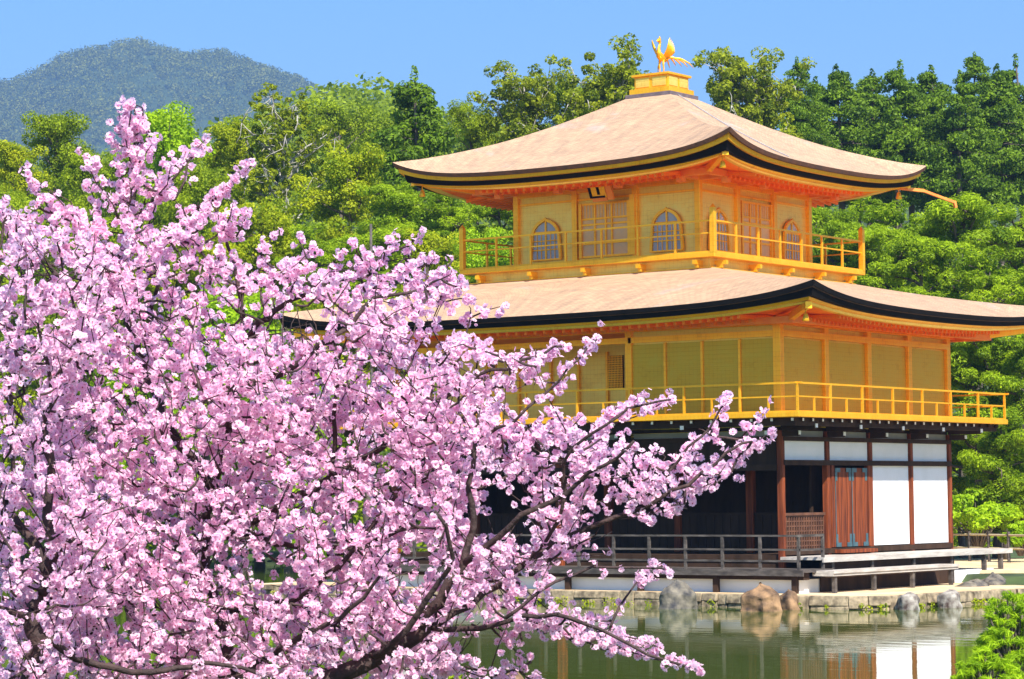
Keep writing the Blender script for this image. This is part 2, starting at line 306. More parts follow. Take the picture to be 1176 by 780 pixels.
def proto(kind, seed, H, R, base):
    """one tree standing at the origin: trunk mesh + crown mesh. base = share of the height that is bare trunk"""
    r = np.random.default_rng(seed); mb = MB(); C = []; Rr = []
    lean = r.normal(size=2)*.02*H
    def axis(t): return np.array([lean[0]*t+.012*H*math.sin(3*t+seed), lean[1]*t+.012*H*math.cos(4*t+seed), H*t])
    r0 = .018*H+.05
    mb.tube([axis(t)+np.array([0,0,-.5 if t == 0 else 0]) for t in np.linspace(0, .96, 10)], [r0*(1-.85*t)+(.35*r0 if t == 0 else 0) for t in np.linspace(0, .96, 10)], 9)
    if kind == 'cedar':
        z = base
        while z < .98:
            k = (z-base)/(1-base); rad = R*(1-k)**.62*(.75+.45*r.random())+.12
            n = max(3, int(7*(1-k)+3))
            for j in range(n):
                a = r.uniform(0, 6.28); ln = rad*r.uniform(.7, 1.12); p0 = axis(z); dr = np.array([math.cos(a), math.sin(a), .10])
                path = limb_path(p0, dr, ln, r, 4, .06, .07); mb.tube(path, [.05*(1-k)+.012, .035, .025, .015, .008], 4)
                for q_ in (2, 3, 4):
                    C.append(path[q_]+np.array([0,0,-.05*q_])); sz_ = (.40+.10*rad)*r.uniform(.7, 1.25); Rr.append((sz_, sz_, sz_*.62))
            z += .052*r.uniform(.7, 1.3)
        C.append(axis(.985)); Rr.append((.18, .18, .5)); n_per, size, m, up, asp = 84, .108, 'cedar', .35, .5
    elif kind in ('broad', 'bright', 'yellow'):
        nl = 13
        for i in range(nl):
            t = base+(.93-base)*(i+.5*r.random())/nl; k = (t-base)/(1-base); a = i*2.4+r.uniform(-.4, .4)
            prof = math.sin(math.pi*min(1, (.16+.84*k)))**.6; ln = R*prof*r.uniform(.8, 1.1)+.2
            path = limb_path(axis(t*.9), (math.cos(a), math.sin(a), .35+.9*k), ln, r, 6, .14)
            mb.tube(path, np.linspace(r0*.45, .02, 7), 5)
            for q_ in (3, 4, 5, 6):
                for _ in range(2):
                    c = path[q_]+r.normal(size=3)*R*.13; C.append(c); s = R*r.uniform(.15, .27); Rr.append((s, s, s*.72))
                    mb.tube([path[q_], (path[q_]+c)/2+r.normal(size=3)*.06, c], [.03, .02, .01], 4)
        for _ in range(7):
            c = axis(.90)+r.normal(size=3)*np.array([R*.22, R*.22, H*.04]); C.append(c); s = R*r.uniform(.14, .24); Rr.append((s, s, s*.8))
        n_per, size, up, asp = 185, .100, .45, .6; m = {'broad': 'mid', 'bright': 'bright', 'yellow': 'yellow'}[kind]
    elif kind == 'airy':
        nl = 20
        for i in range(nl):
            t = base+(.95-base)*(i+.5*r.random())/nl; k = (t-base)/(1-base); a = i*2.4+r.uniform(-.5, .5)
            prof = math.sin(math.pi*min(1, (.14+.8*k)))**.55; ln = R*prof*r.uniform(.8, 1.15)+.3
            path = limb_path(axis(t*.88), (math.cos(a), math.sin(a), .6+.9*k), ln, r, 6, .16)
            mb.tube(path, np.linspace(r0*.38, .018, 7), 5)
            for q_ in (2, 3, 4, 5, 6):
                for _ in range(3):
                    c = path[q_]+r.normal(size=3)*R*.17; C.append(c); s = R*r.uniform(.08, .16); Rr.append((s, s, s*.75))
                    mb.tube([path[q_], (path[q_]+c)/2+r.normal(size=3)*.08, c], [.028, .018, .01], 4)
        n_per, size, m, up, asp = 100, .10, 'airy', .5, .6
    elif kind == 'bare':
        nl = 26; mb.tube([axis(t) for t in np.linspace(0, .8, 8)], [r0*1.5*(1-.85*t) for t in np.linspace(0, .8, 8)], 9)
        for i in range(nl):
            t = base+(.95-base)*(i+.5*r.random())/nl; k = (t-base)/(1-base); a = i*2.4+r.uniform(-.5, .5)
            ln = R*(.55+.6*math.sin(math.pi*min(1, .1+.8*k)))*r.uniform(.8, 1.1)
            path = limb_path(axis(t*.85), (math.cos(a), math.sin(a), .9+.6*k), ln*1.15, r, 7, .13)
            mb.tube(path, np.linspace(r0*.5, .02, 8), 5)
            for q_ in (3, 4, 5, 6, 7):
                for _ in range(3 if k > .35 else 1):
                    c = path[q_]+r.normal(size=3)*R*.16; s = R*r.uniform(.06, .11)
                    C.append(c); Rr.append((s, s, s*.7)); mb.tube([path[q_], (path[q_]+c)/2+r.normal(size=3)*.08, c], [.03, .02, .012], 4)
        n_per, size, m, up, asp = 34, .13, 'airy', .5, .6
    elif kind == 'pine':
        nl = 15
        for i in range(nl):
            t = base+(.97-base)*(i+.4*r.random())/nl; k = (t-base)/(1-base); a = i*2.4+r.uniform(-.5, .5)
            ln = R*(1-.62*k)*r.uniform(.65, 1.1)
            path = limb_path(axis(t*.97), (math.cos(a), math.sin(a), .18+.3*k), ln, r, 6, .16)
            mb.tube(path, np.linspace(r0*.5, .03, 7), 5)
            for q_ in (2, 3, 4, 5, 6):
                for _ in range(2):
                    c = path[q_]+np.array([r.normal()*R*.15, r.normal()*R*.15, .12+.3*r.random()]); s = R*r.uniform(.09, .19)
                    C.append(c); Rr.append((s, s, s*.62)); mb.tube([path[q_], c], [.03, .012], 4)
        n_per, size, m, up, asp = 210, .098, 'pine', .8, .32
    V, Fq, tn = leaves(C, Rr, n_per, size, r, upb=up, asp=asp); DIM[(kind, seed)] = (float(np.percentile(V[:, 2], 99.85)), float(np.percentile(np.hypot(V[:, 0], V[:, 1]), 95)))
    tm = 'palebark' if kind in ('airy', 'bare') else 'trunk'
    return mb.mesh('limbs', [tm], True), fast_mesh('crown', V, Fq, [LM[m]], tone=tn)
PROT = {}; DIM = {}
def tree(name, kind, px, top, depth, wpx, label, group=None, var=0, base=.25, cat='tree', rz=None):
    f = depth; x, y = at(px, 400, depth)[:2]; gf, gr = fr(x, y); z0 = float(ground_z(np.array(gf), np.array(gr)))
    ztop = at(px, top, depth)[2]; H = ztop-z0; R = wpx/2/F*depth*1.12
    base = .36 if base == .3 else .08; key = (kind, var, base)
    H0 = {'cedar': 10.5, 'broad': 8.5, 'bright': 8, 'yellow': 7.5, 'airy': 9.5, 'pine': 6.5, 'bare': 12}[kind]; R0 = {'cedar': 2.8, 'broad': 4, 'bright': 3.6, 'yellow': 3.4, 'airy': 3.6, 'pine': 3.6, 'bare': 3.6}[kind]
    if key not in PROT: PROT[key] = proto(kind, hash_(kind)+var*13+int(base*100), H0, R0, base)
    H0, R0 = DIM[(kind, hash_(kind)+var*13+int(base*100))]
    e = empty(name, (x, y, z0), label, cat, group, rng.uniform(0, 6.28) if rz is None else rz)
    sc = R/R0*.92; sz = min(sc*1.05, H/H0); z1 = H-H0*sz
    for nm, me in (('limbs', PROT[key][0]), ('crown', PROT[key][1])): c = link(nm, me, e, (0, 0, z1)); c.scale = (sc, sc, sz)
    if z1 > .3:
        rt_ = (.018*H0+.05)*sc; MB().tube([(0, 0, -.3), (.04*z1, 0, z1*.35), (-.02*z1, .02*z1, z1*.7), (0, 0, z1+.12)], [rt_*1.9, rt_*1.5, rt_*1.45, rt_*1.1], 9).build('trunk', 'palebark' if kind in ('airy', 'bare') else 'trunk', e, True)
    return e
def hash_(s): return sum(ord(c)*(i+3) for i, c in enumerate(s))
G1 = 'tall conifers in the row behind the pavilion'
rowl = 'tall dark conifer with straight pale trunk inside the dense wood right of the pavilion'
tree('broadleaf_tree', 'airy', 868, 52, 122, 122, 'tall loose green tree just right of the golden roof finial', var=1, base=.3)
tree('conifer', 'cedar', 925, 66, 128, 72, 'narrow dark conifer between the loose tree right of the finial and the conifer row', G1, 0, .3)
for px, tp, dp, wd, v, lb in [
    (968, 76, 133, 78, 1, rowl), (1003, 82, 138, 74, 2, rowl), (1034, 72, 132, 84, 0, rowl), (1078, 78, 136, 78, 1, rowl),
    (1108, 84, 131, 78, 2, rowl), (1052, 92, 142, 72, 1, rowl), (990, 96, 146, 80, 0, rowl), (945, 92, 140, 76, 2, rowl),
    (1127, 60, 137, 62, 0, 'conifer with the sharpest and highest spire in the row near the right edge'),
    (1152, 76, 133, 80, 1, rowl), (1178, 64, 140, 84, 2, 'conifer cut by the right edge of the photo at the end of the row'),
    (1215, 70, 134, 80, 0, rowl)]:
    tree('conifer', 'cedar', px, tp, dp, wd*1.22, lb, G1, v+3*(px % 2), .3)
# left and middle skyline
tree('broadleaf_tree', 'airy', 705, 40, 112, 130, 'tallest airy tree left of the roof finial with sky showing through its crown', var=0, base=.28)
tree('broadleaf_tree', 'airy', 600, 64, 114, 118, 'wide open crowned tree second left of the roof finial', var=2, base=.25)
tree('broadleaf_tree', 'broad', 655, 92, 118, 70, 'smaller green tree wedged between the two airy trees above the upper roof', var=1)
tree('conifer', 'cedar', 487, 86, 110, 128, 'cone shaped dark conifer standing alone above the left tip of the upper roof', None, 1, .05)
tree('broadleaf_tree', 'broad', 545, 112, 114, 66, 'small rounded green tree right of the cone shaped conifer', var=0)
tree('broadleaf_tree', 'bare', 328, 92, 104, 126, 'tall thin crowned tree with whitish trunk and bare grey limbs left of the pavilion', var=3, base=.2)
tree('broadleaf_tree', 'broad', 392, 112, 140, 110, 'green tree on the slope right behind the whitish trunked tree', var=2)
tree('broadleaf_tree', 'broad', 442, 128, 145, 100, 'green tree low on the skyline between the whitish trunked tree and the cone conifer', var=0)
tree('spring_tree', 'yellow', 402, 168, 98, 112, 'round yellow green tree glowing left of the upper roof tip', var=0)
tree('spring_tree', 'bright', 182, 120, 106, 130, 'bright lime green tree behind the topmost cherry spray', var=0)
tree('spring_tree', 'yellow', 268, 134, 112, 74, 'olive yellow tree between the lime green tree and the whitish trunked tree', var=1)
tree('broadleaf_tree', 'broad', 66, 128, 118, 100, 'dark green tree standing highest at the far left below the mountain', var=1)
tree('spring_tree', 'yellow', 18, 160, 112, 80, 'orange tipped tree at the left edge of the photo', var=0)
tree('broadleaf_tree', 'broad', 118, 170, 104, 110, 'green tree filling the gap between the far left tree and the lime green tree', var=2)
G2 = 'lower trees on the far shore'
for px, tp, dp, wd, k, v, lb in [
    (30, 215, 100, 120, 'broad', 0, 'lower green tree behind the cherry blossom at the left edge'), (225, 190, 101, 110, 'broad', 1, 'mid green tree below the olive yellow tree'),
    (300, 228, 97, 110, 'yellow', 1, 'yellowish tree at the foot of the whitish trunked tree'), (455, 208, 96, 96, 'pine', 0, 'green pine just under the left tip of the upper roof'),
    (520, 215, 97, 92, 'pine', 1, 'pine seen left of the upper storey under the eave'), (575, 205, 100, 100, 'pine', 2, 'dark pine right behind the left side of the upper storey'),
    (560, 262, 93, 90, 'bright', 1, 'light green tree left of the upper balcony'), (495, 262, 92, 90, 'yellow', 0, 'yellow green tree beside the left end of the upper balcony'),
    (430, 262, 92, 96, 'pine', 2, 'pine rising behind the cherry tip left of the lower roof'), (360, 258, 94, 90, 'pine', 1, 'pine behind the cherry between the whitish trunk and the yellow tree'),
    (120, 250, 98, 120, 'broad', 2, 'dark tree glimpsed between the upper cherry sprays'), (200, 262, 96, 110, 'yellow', 1, 'yellow green tree glimpsed right of the topmost cherry stem'),
    (60, 330, 93, 150, 'broad', 0, 'green tree mostly hidden behind the dense blossom at left'), (270, 330, 92, 150, 'bright', 0, 'light green tree glimpsed through the blossom in the middle'),
    (380, 340, 91, 140, 'yellow', 0, 'yellow tree glimpsed through blossom left of the lower roof'), (160, 380, 92, 150, 'bright', 1, 'light green tree mostly hidden behind the cherry crown'),
    (-40, 300, 96, 150, 'broad', 1, 'green tree partly outside the left edge'), (-20, 430, 90, 130, 'yellow', 1, 'yellow green tree seen at the lower left edge through blossom'),
    (470, 330, 92, 120, 'broad', 1, 'dark green tree behind the blossom beside the lower roof'), (330, 430, 90, 150, 'bright', 1, 'spring green tree low behind the middle of the cherry')]:
    tree({'pine': 'pine_tree', 'broad': 'broadleaf_tree'}.get(k, 'spring_tree'), k, px, tp, dp, wd, lb, G2, v, .12)
# pines at right
G3 = 'pines on the shore right of the pavilion'
for px, tp, dp, wd, k, v, b, lb in [
    (968, 226, 96, 110, 'pine', 0, .3, 'pine with a dark bare trunk showing right of the upper storey'), (1035, 232, 90, 130, 'pine', 1, .15, 'wide pine behind the right end of the upper balcony'),
    (1110, 226, 88, 150, 'pine', 2, .15, 'broadest light green pine right of the upper roof tip'), (1180, 238, 90, 130, 'pine', 0, .15, 'pine cut by the right edge below the conifer wood'),
    (1060, 268, 84, 120, 'pine', 2, .12, 'light green pine just above the lower roof near the balcony corner'), (1140, 285, 82, 130, 'pine', 1, .12, 'light green pine above the lower roof near the right edge'),
    (1000, 258, 88, 100, 'pine', 2, .12, 'pine crown directly behind the upper balcony corner'),
    (1120, 395, 82, 130, 'pine', 0, .25, 'green pine right of the middle storey under the lower eave'), (1180, 380, 80, 120, 'pine', 1, .2, 'green pine at the right edge beside the middle balcony'),
    (1150, 470, 77, 120, 'pine', 1, .42, 'dark pine with thick leaning trunk right of the white panels'), (1100, 500, 84, 90, 'pine', 2, .15, 'pine directly behind the right corner of the ground storey'),
    (1205, 500, 78, 110, 'pine', 2, .2, 'pine low at the right edge above the bamboo fence'), (1045, 330, 92, 110, 'pine', 1, .12, 'pine mostly hidden behind the lower roof at right')]:
    tree('pine_tree', k, px, tp, dp, wd, lb, G3, v, b)
# garden shrubs: low mounds of leaf clumps on short stems
def shrub(name, px, pbase, ptop, depth, wpx, m, label, seed, z0=None, leaf=.07, n=170, cl=26, flat=.6, asp_=.5, cs=1):
    r = np.random.default_rng(seed); b = at(px, pbase, depth); h = at(px, ptop, depth)[2]-b[2]; R = wpx/2/F*depth; mb = MB(); C = []; Rr = []
    for i in range(cl):
        a = i*2.4; k = math.sqrt((i+.5)/cl); t = r.uniform(.35, 1); c = np.array([math.cos(a)*k*R*.8, math.sin(a)*k*R*.8, h*(1-.5*k*k)*t*.88+.08*h])
        s = R*r.uniform(.17, .30)*cs; C.append(c); Rr.append((s, s, s*flat)); mb.tube([np.array([c[0]*.08, c[1]*.08, -.15]), np.array([c[0]*.45, c[1]*.45, c[2]*.5]), c], [.035, .022, .008], 5)
    e = empty(name, b, label, 'shrub'); mb.build('stem', 'trunk', e, True)
    link('foliage', crown_mesh('foliage', LM[m], C, Rr, n, leaf, r, upb=.6, asp=asp_, shell=.1 if asp_ < .2 else .55), e); return e
shrub('maple_shrub', 1124, 624, 556, 76, 104, 'bright', 'bright lime green shrub right of the white panels', 3, leaf=.07)
shrub('maple_shrub', 1172, 632, 600, 74, 50, 'bright', 'small lime green shrub at the right edge beside the bamboo fence', 4, leaf=.07)
shrub('pine_shrub', 1168, 790, 668, 30, 112, 'bright', 'feathery green pine shrub at the lower right edge over the pond', 5, leaf=.050, n=120, cl=110, flat=.6, asp_=.10, cs=.55)
shrub('pine_shrub', 1135, 815, 742, 28, 100, 'bright', 'low green pine shrub at the bottom right corner', 6, leaf=.050, n=120, cl=80, flat=.6, asp_=.10, cs=.55)
shrub('pond_shrub', 500, 800, 752, 33, 90, 'mid', 'low grey green shrub at the pond edge under the thick cherry limb', 8, leaf=.035, n=220, cl=20)
# far woods one cannot count
def woods(name, fmin, fmax, rmin, rmax, N, s, fz, m, per, seed, leafs):
    r = np.random.default_rng(seed); f = r.uniform(fmin, fmax, N); rr = r.uniform(rmin, rmax, N)*np.interp(f, [fmin, fmax], [.75, 1]); z = fz(f, rr)
    if name == 'hillside_wood': k0 = (rr/f*F+588 < 790) | (rr/f*F+588 > 1240); f, rr, z = f[k0], rr[k0], z[k0]; N = len(f)
    x, y = wxy(f, rr); sc = s*r.uniform(.7, 1.35, N); c = np.stack([x, y, z+sc*.7], -1)
    V, Fq, t = leaves(c, np.stack([sc, sc, sc*1.25], -1), per, leafs, r, upb=.4, shell=.8, tone_j=.15)
    tagit(link(name, fast_mesh(name, V, Fq, [LM[m]], tone=t)), kind='stuff')
woods('hillside_wood', 150, 400, -130, 130, 2600, 2.6, ground_z, 'mid', 130, 31, .36)
woods('undergrowth', 93, 150, -80, 70, 2200, 1.1, ground_z, 'mid', 110, 33, .15)
woods('mountain_forest', 1900, 3060, -980, 660, 23000, 5.0, mount_z, 'far', 48, 32, 1.15)
exec_pavilion = True
# ================================================================== THE PAVILION
BF = 2.033; BS = 2.12; Y4 = 4*BS; XL = -5.5*BF
X3, Y3, W3 = -2.988, 1.502, 5.37; XC, YC = X3-W3/2, Y3+W3/2; B3 = 1.057; B2 = 1.142
pav = empty('golden_pavilion', (0, 0, .45), 'three storey golden pavilion with two shingled roofs above the pond', 'pavilion')
class PB(MB):                                            # pavilion parts are written in place coordinates
    def build(s, name, mats, parent=None, smooth=False, bevel=0, label=None):
        o = MB.build(s, name, mats, parent or pav, smooth, bevel)
        o.matrix_parent_inverse = Matrix.Translation((0, 0, -.45))
        if parent is not None and parent is not pav: o.matrix_parent_inverse = Matrix.Identity(4)
        if label: o['label'] = label
        return o
# ---- roofs
def roof(name, x0, x1, y0, y1, ix0, ix1, iy0, iy1, hipz, lift, zdrop, lam, power, layers, label):
    """hipped roof: eave rectangle, inner rectangle, z along the hip, corner lift; layers = edge courses"""
    cs = [(x0,y0),(x1,y0),(x1,y1),(x0,y1)]; ci = [(ix0,iy0),(ix1,iy0),(ix1,iy1),(ix0,iy1)]
    NS, NT = 48, 18; V = []; Fq = []; UV = []
    def ez(L, d): return -lift+ lift*(math.exp(-d/lam)+math.exp(-(L-d)/lam))/(1+math.exp(-L/lam))
    edge = []
    for k in range(4):
        A, B = np.array(cs[k]), np.array(cs[(k+1)%4]); a, b = np.array(ci[k]), np.array(ci[(k+1)%4]); L = np.linalg.norm(B-A)
        base = len(V)
        for j in range(NT+1):
            t = j/NT
            for i in range(NS+1):
                s = i/NS; s2 = .5-.5*math.cos(math.pi*s); s = .6*s2+.4*s; P = (A*(1-s)+B*s)*(1-t)+(a*(1-s)+b*s)*t
                z = hipz(t)+ez(L, s*L)*(1-t)**power; V.append((P[0], P[1], z))
                UV.append((s*L*(1-t)+.5*L*t, t*np.linalg.norm((A+B)/2-(a+b)/2)*1.1))
                if j == 0 and i < NS:
                    n = np.array([B[1]-A[1], -(B[0]-A[0])])/L
                    edge.append((P[0], P[1], z, k, s, L))
        for j in range(NT):
            for i in range(NS):
                p = base+j*(NS+1)+i; Fq.append((p, p+1, p+NS+2, p+NS+1))
    me = bpy.data.meshes.new(name); me.from_pydata(V, [], Fq); uvl = me.uv_layers.new(name='UVMap')
    li = np.zeros(len(me.loops), np.int32); me.loops.foreach_get('vertex_index', li); uvl.data.foreach_set('uv', np.array(UV)[li].ravel())
    me.materials.append(MT['shingle']); me.polygons.foreach_set('use_smooth', [True]*len(Fq)); me.update()
    o = link(name, me, pav); o.matrix_parent_inverse = Matrix.Translation((0,0,-.45)); o['label'] = label
    cx, cy = (x0+x1)/2, (y0+y1)/2; hx, hy = (x1-x0)/2, (y1-y0)/2
    def ring(inset, dz, grow):                           # the eave outline moved inward and down; it thickens at the corners
        out = []
        for (x, y, z, k, s, L) in edge:
            d = min(s, 1-s)*L; g = 1+grow*math.exp(-d/.9)
            out.append((cx+(x-cx)*(hx-inset)/hx, cy+(y-cy)*(hy-inset)/hy, z+dz*g))
        return out
    nE = len(edge)
    for (nm, rings, m) in layers:
        mb = PB(); rg = [ring(*r_) for r_ in rings]
        for i in range(len(rg)-1):
            mb.add(rg[i]+rg[i+1], [(j, nE+j, nE+(j+1)%nE, (j+1)%nE) for j in range(nE)])
        mb.build(nm, m, o)
    return o, edge, ring
HZ = lambda t: float(np.interp(t, [0,.1,.2,.3,.4,.5,.6,.7,.8,.87,1], [10.98,11.06,11.18,11.33,11.50,11.71,11.94,12.20,12.47,12.66,12.75]))
k = .87; h3 = W3/2+2.252; hi = h3*(1-k)
HZ3 = lambda t: HZ(t*k)
L3 = [('roof_edge', [(0,0,0),(.03,-.09,.25),(.10,-.095,.25)], 'bark_edge'),
      ('gilded_edge', [(.10,-.092,.25),(.12,-.175,.5),(.22,-.18,.5)], 'gold'),
      ('lacquer_edge', [(.20,-.178,.5),(.26,-.27,.85),(.42,-.275,.85)], 'lacquer'),
      ('eave_board', [(.40,-.272,.7),(.43,-.325,.65),(.50,-.33,.65)], 'gold'), ('eave_underboard', [(.50,-.332,.65),(.54,-.365,.55),(.70,-.37,.5)], 'goldwall')]
r3, e3, ring3 = roof('upper_roof', XC-h3, XC+h3, YC-h3, YC+h3, XC-hi, XC+hi, YC-hi, YC+hi, HZ3, .53, 0, 1.15, 2.5, L3, 'pale shingled upper roof with upswept corners')
O2 = 2.127; s0x, s1x, s0y, s1y = X3-W3-B3+.25, X3+B3-.25, Y3-B3+.25, Y3+W3+B3-.25
L2 = [('roof_edge', [(0,0,0),(.02,-.10,.3),(.05,-.105,.3)], 'lacquer'),
      ('edge_line', [(.045,-.103,.3),(.05,-.118,.4),(.08,-.12,.4)], 'bark_edge'),
      ('lacquer_edge', [(.075,-.118,.4),(.12,-.215,.6),(.30,-.22,.6)], 'lacquer'),
      ('eave_board', [(.28,-.218,.6),(.31,-.265,.6),(.40,-.27,.6)], 'gold'), ('eave_underboard', [(.40,-.272,.6),(.44,-.325,.5),(.62,-.33,.45)], 'goldwall')]
HZ2 = lambda t: 7.21+.70*(.55*t+.45*t*t)
r2, e2, ring2 = roof('lower_roof', XL-O2, O2, -O2, Y4+O2, s0x, s1x, s0y, s1y, HZ2, .44, 0, 1.6, 2.2, L2, 'wide shingled lower roof under the upper balcony')
# soffits with rafters
def soffit(parent, ringf, inset, dz, grow, wx0, wx1, wy0, wy1, wz, nr):
    R0 = ringf(inset, dz, grow); n = len(R0); inner = []
    for (x, y, z) in R0:
        xx, yy = min(max(x, wx0), wx1), min(max(y, wy0), wy1)
        cxx, cyy = (wx0+wx1)/2, (wy0+wy1)/2
        ex = [c[0] for c in R0]; ey = [c[1] for c in R0]
        sx = (x-cxx)/((max(ex)-min(ex))/2); sy = (y-cyy)/((max(ey)-min(ey))/2)
        inner.append((cxx+sx*(wx1-wx0)/2, cyy+sy*(wy1-wy0)/2, wz))
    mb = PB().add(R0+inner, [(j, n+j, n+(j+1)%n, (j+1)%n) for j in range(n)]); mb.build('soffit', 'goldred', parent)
    rb = PB()
    side = n//4
    for kk in range(4):
        for i in range(nr):
            s = (i+.5)/nr; a = kk*side+s*side; j = int(a); fr_ = a-j
            p = np.array(R0[j])*(1-fr_)+np.array(R0[(j+1)%n])*fr_; q_ = np.array(inner[j])*(1-fr_)+np.array(inner[(j+1)%n])*fr_
            ax = 0 if kk in (0, 2) else 1                # rafters run square to the wall
            q_ = q_.copy(); q_[ax] = min(max(p[ax], (wx0, wy0)[ax]), (wx1, wy1)[ax])
            if abs(p[ax]-q_[ax]) > .01:                  # corner rafters die into the hip
                continue
            rb.beam(p+np.array([0,0,-.045]), q_+np.array([0,0,-.045]), .07, .085)
            e_ = p+(q_-p)*.42; rb.beam(e_+np.array([0,0,-.11]), q_+np.array([0,0,-.12]), .08, .10)
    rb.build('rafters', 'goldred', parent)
soffit(r3, ring3, .66, -.365, .5, X3-W3, X3, Y3, Y3+W3, 10.36, 46)
soffit(r2, ring2, .58, -.325, .5, XL, 0, 0, Y4, 6.62, 70)
# purlins (orange beams running under the eaves) and corner hip beams
def rect_beams(mb, x0, x1, y0, y1, z, w, h):
    mb.box(x0-w/2, x1+w/2, y0-w/2, y0+w/2, z, z+h); mb.box(x0-w/2, x1+w/2, y1-w/2, y1+w/2, z, z+h)
    mb.box(x0-w/2, x0+w/2, y0+w/2, y1-w/2, z, z+h); mb.box(x1-w/2, x1+w/2, y0+w/2, y1-w/2, z, z+h)
mb = PB(); rect_beams(mb, X3-W3-.75, X3+.75, Y3-.75, Y3+W3+.75, 10.14, .13, .15); mb.build('purlin', 'red', r3)
mb = PB(); rect_beams(mb, XL-.8, .8, -.8, Y4+.8, 6.38, .13, .15); mb.build('purlin', 'red', r2)
def hipbeam(parent, wx, wy, wz, ex, ey, ez, ext):
    p = np.array([wx, wy, wz]); e = np.array([ex, ey, ez]); d = e-p; d /= np.linalg.norm(d)
    mb = PB(); mid = (p+e)/2+np.array([0,0,-.10]); mb.beam(p, mid, .13, .17); mb.beam(mid-d*.02, e, .13, .15); mb.beam(e-d*.3, e+d*ext, .11, .11)
    mb.beam(e+d*(ext-.02), e+d*(ext+.06), .15, .15); mb.build('hip_beam', 'gold', parent)
    b = e+d*(.02)+np.array([0,0,-.05]); bell = PB(); bell.tube([b, b+[0,0,-.10]], .012, 5); bell.tube([b+[0,0,-.10], b+[0,0,-.13], b+[0,0,-.2], b+[0,0,-.27], b+[0,0,-.28]], [.02,.05,.065,.085,.07], 10)
    bell.build('wind_bell', 'gold', parent, True)
for sx in (-1, 1):
    for sy in (-1, 1):
        hipbeam(r3, XC+sx*W3/2, YC+sy*W3/2, 10.30, XC+sx*(h3-.55), YC+sy*(h3-.55), 10.44, .25)
        wx = 0 if sx > 0 else XL; wy = Y4 if sy > 0 else 0
        hipbeam(r2, wx, wy, 6.55, wx+sx*(O2-.5), wy+sy*(O2-.5), 6.66, .22)
# long tail beam at the far right corner of the upper roof and bracket arms of the bays
mb = PB(); a = np.array([XC+h3-.6, YC+h3-.6, 10.42])
mb.beam(a+np.array([-.1,-.1,0]), a+np.array([.4,.8,-.06]), .08, .08); mb.beam(a+np.array([.38,.76,-.05]), a+np.array([.85,1.72,-.33]), .06, .065); mb.beam(a+np.array([.83,1.68,-.29]), a+np.array([.85,1.72,-.46]), .07, .07)
mb.build('tail_beam', 'red', r3)
# ---- finial base (the bird on top is a thing of its own)
fb = PB(); fb.box(XC-.68, XC+.68, YC-.68, YC+.68, 12.60, 12.74, 1); fb.box(XC-.60, XC+.60, YC-.60, YC+.60, 12.74, 12.88); fb.box(XC-.50, XC+.50, YC-.50, YC+.50, 12.88, 13.20); fb.box(XC-.56, XC+.56, YC-.56, YC+.56, 13.20, 13.26)
fo = fb.build('finial_base', ['gold', 'slab'], None, bevel=.008)
for sx in (0, 1):
    pn = PB()
    for i in range(2):
        c = XC-.25+i*.5 if sx == 0 else YC-.25+i*.5
        if sx == 0: pn.box(c-.2, c+.2, YC-.515, YC-.502, 12.93, 13.15)
        else: pn.box(XC+.502, XC+.515, c-.2, c+.2, 12.93, 13.15)
    pn.build('carved_panel', 'goldwall', fo)
cb = PB()
pts = [(XC+h3*(1-t*.87)-.0+0, YC-.9+1.9*(1-t)-2.4*(1-t), 0) for t in np.linspace(.02, .98, 16)]
pts = [(XC+h3*(1-t*.87), YC-h3*.42*(1-t*.87)*1.0, HZ3(t)-.53*(1-t)**2.5*.93+.03) for t in np.linspace(.03, .99, 18)]
cb.tube(pts, .014, 5); cb.build('lightning_cable', 'cable', r3)
# ---- phoenix
ph = empty('phoenix_statue', (XC, YC, 13.26), 'gilded bronze bird with raised wings on the roof top', 'statue')
b = MB(); b.tube([(0,.22,.40),(0,.14,.45),(0,.02,.47),(0,-.08,.52),(0,-.12,.60),(0,-.10,.70),(0,-.06,.78),(0,-.05,.85),(0,-.08,.90),(0,-.12,.905),(0,-.17,.885),(0,-.21,.87)],
   [.03,.075,.10,.09,.06,.04,.033,.034,.052,.05,.022,.004], 10); b.build('body', 'gold', ph, True)
for i, (y, z, dy, dz) in enumerate(((-.05,.93,.06,.09),(-.02,.92,.11,.06),(-.09,.94,.01,.09))): pass
cr = MB(); [cr.tube([(0,-.07,.93),(0,-.07+dy*.5,.93+dz*.7),(0,-.07+dy,.93+dz)], [.014,.012,.004], 5) for dy, dz in ((.0,.09),(.05,.08),(.09,.05),(.11,.01))]; cr.build('crest', 'gold', ph, True)
for s in (-1, 1):
    lg = MB(); lg.tube([(s*.055,.03,.42),(s*.06,.0,.28),(s*.06,.03,.16),(s*.06,.0,.02)], [.035,.024,.015,.015], 7)
    for dx in (-.03, 0, .03): lg.tube([(s*.06,.0,.02),(s*.06+dx,-.06,.008)], [.012,.008], 5)
    lg.build('leg', 'gold', ph, True)
    wg = MB()
    for kx in range(9):                                   # feathers fanning from shoulder
        a = math.radians(66-kx*4.5); L = .50-.034*kx; root = np.array([s*.07, .02+.018*kx, .50]); tip = root+np.array([s*math.cos(a)*L*1.0, -.02+.012*kx, math.sin(a)*L])
        wg.tube([root, root*.6+tip*.4+np.array([s*.03,0,0]), tip], [(.022,.03),(.02,.034),(.008,.012)], 6)
    wg.build('wing', 'gold', ph, True)
tl = MB()
for kx in range(7):
    a = (kx-3)*.13; tl.tube([(0,.16,.42),(a*.3,.30,.50),(a*.8,.46,.52-.02*abs(kx-3)),(a*1.2,.60,.44-.03*abs(kx-3)),(a*1.4,.70,.34-.04*abs(kx-3))], [.03,.026,.024,.02,.006], 6)
tl.build('tail', 'gold', ph, True)
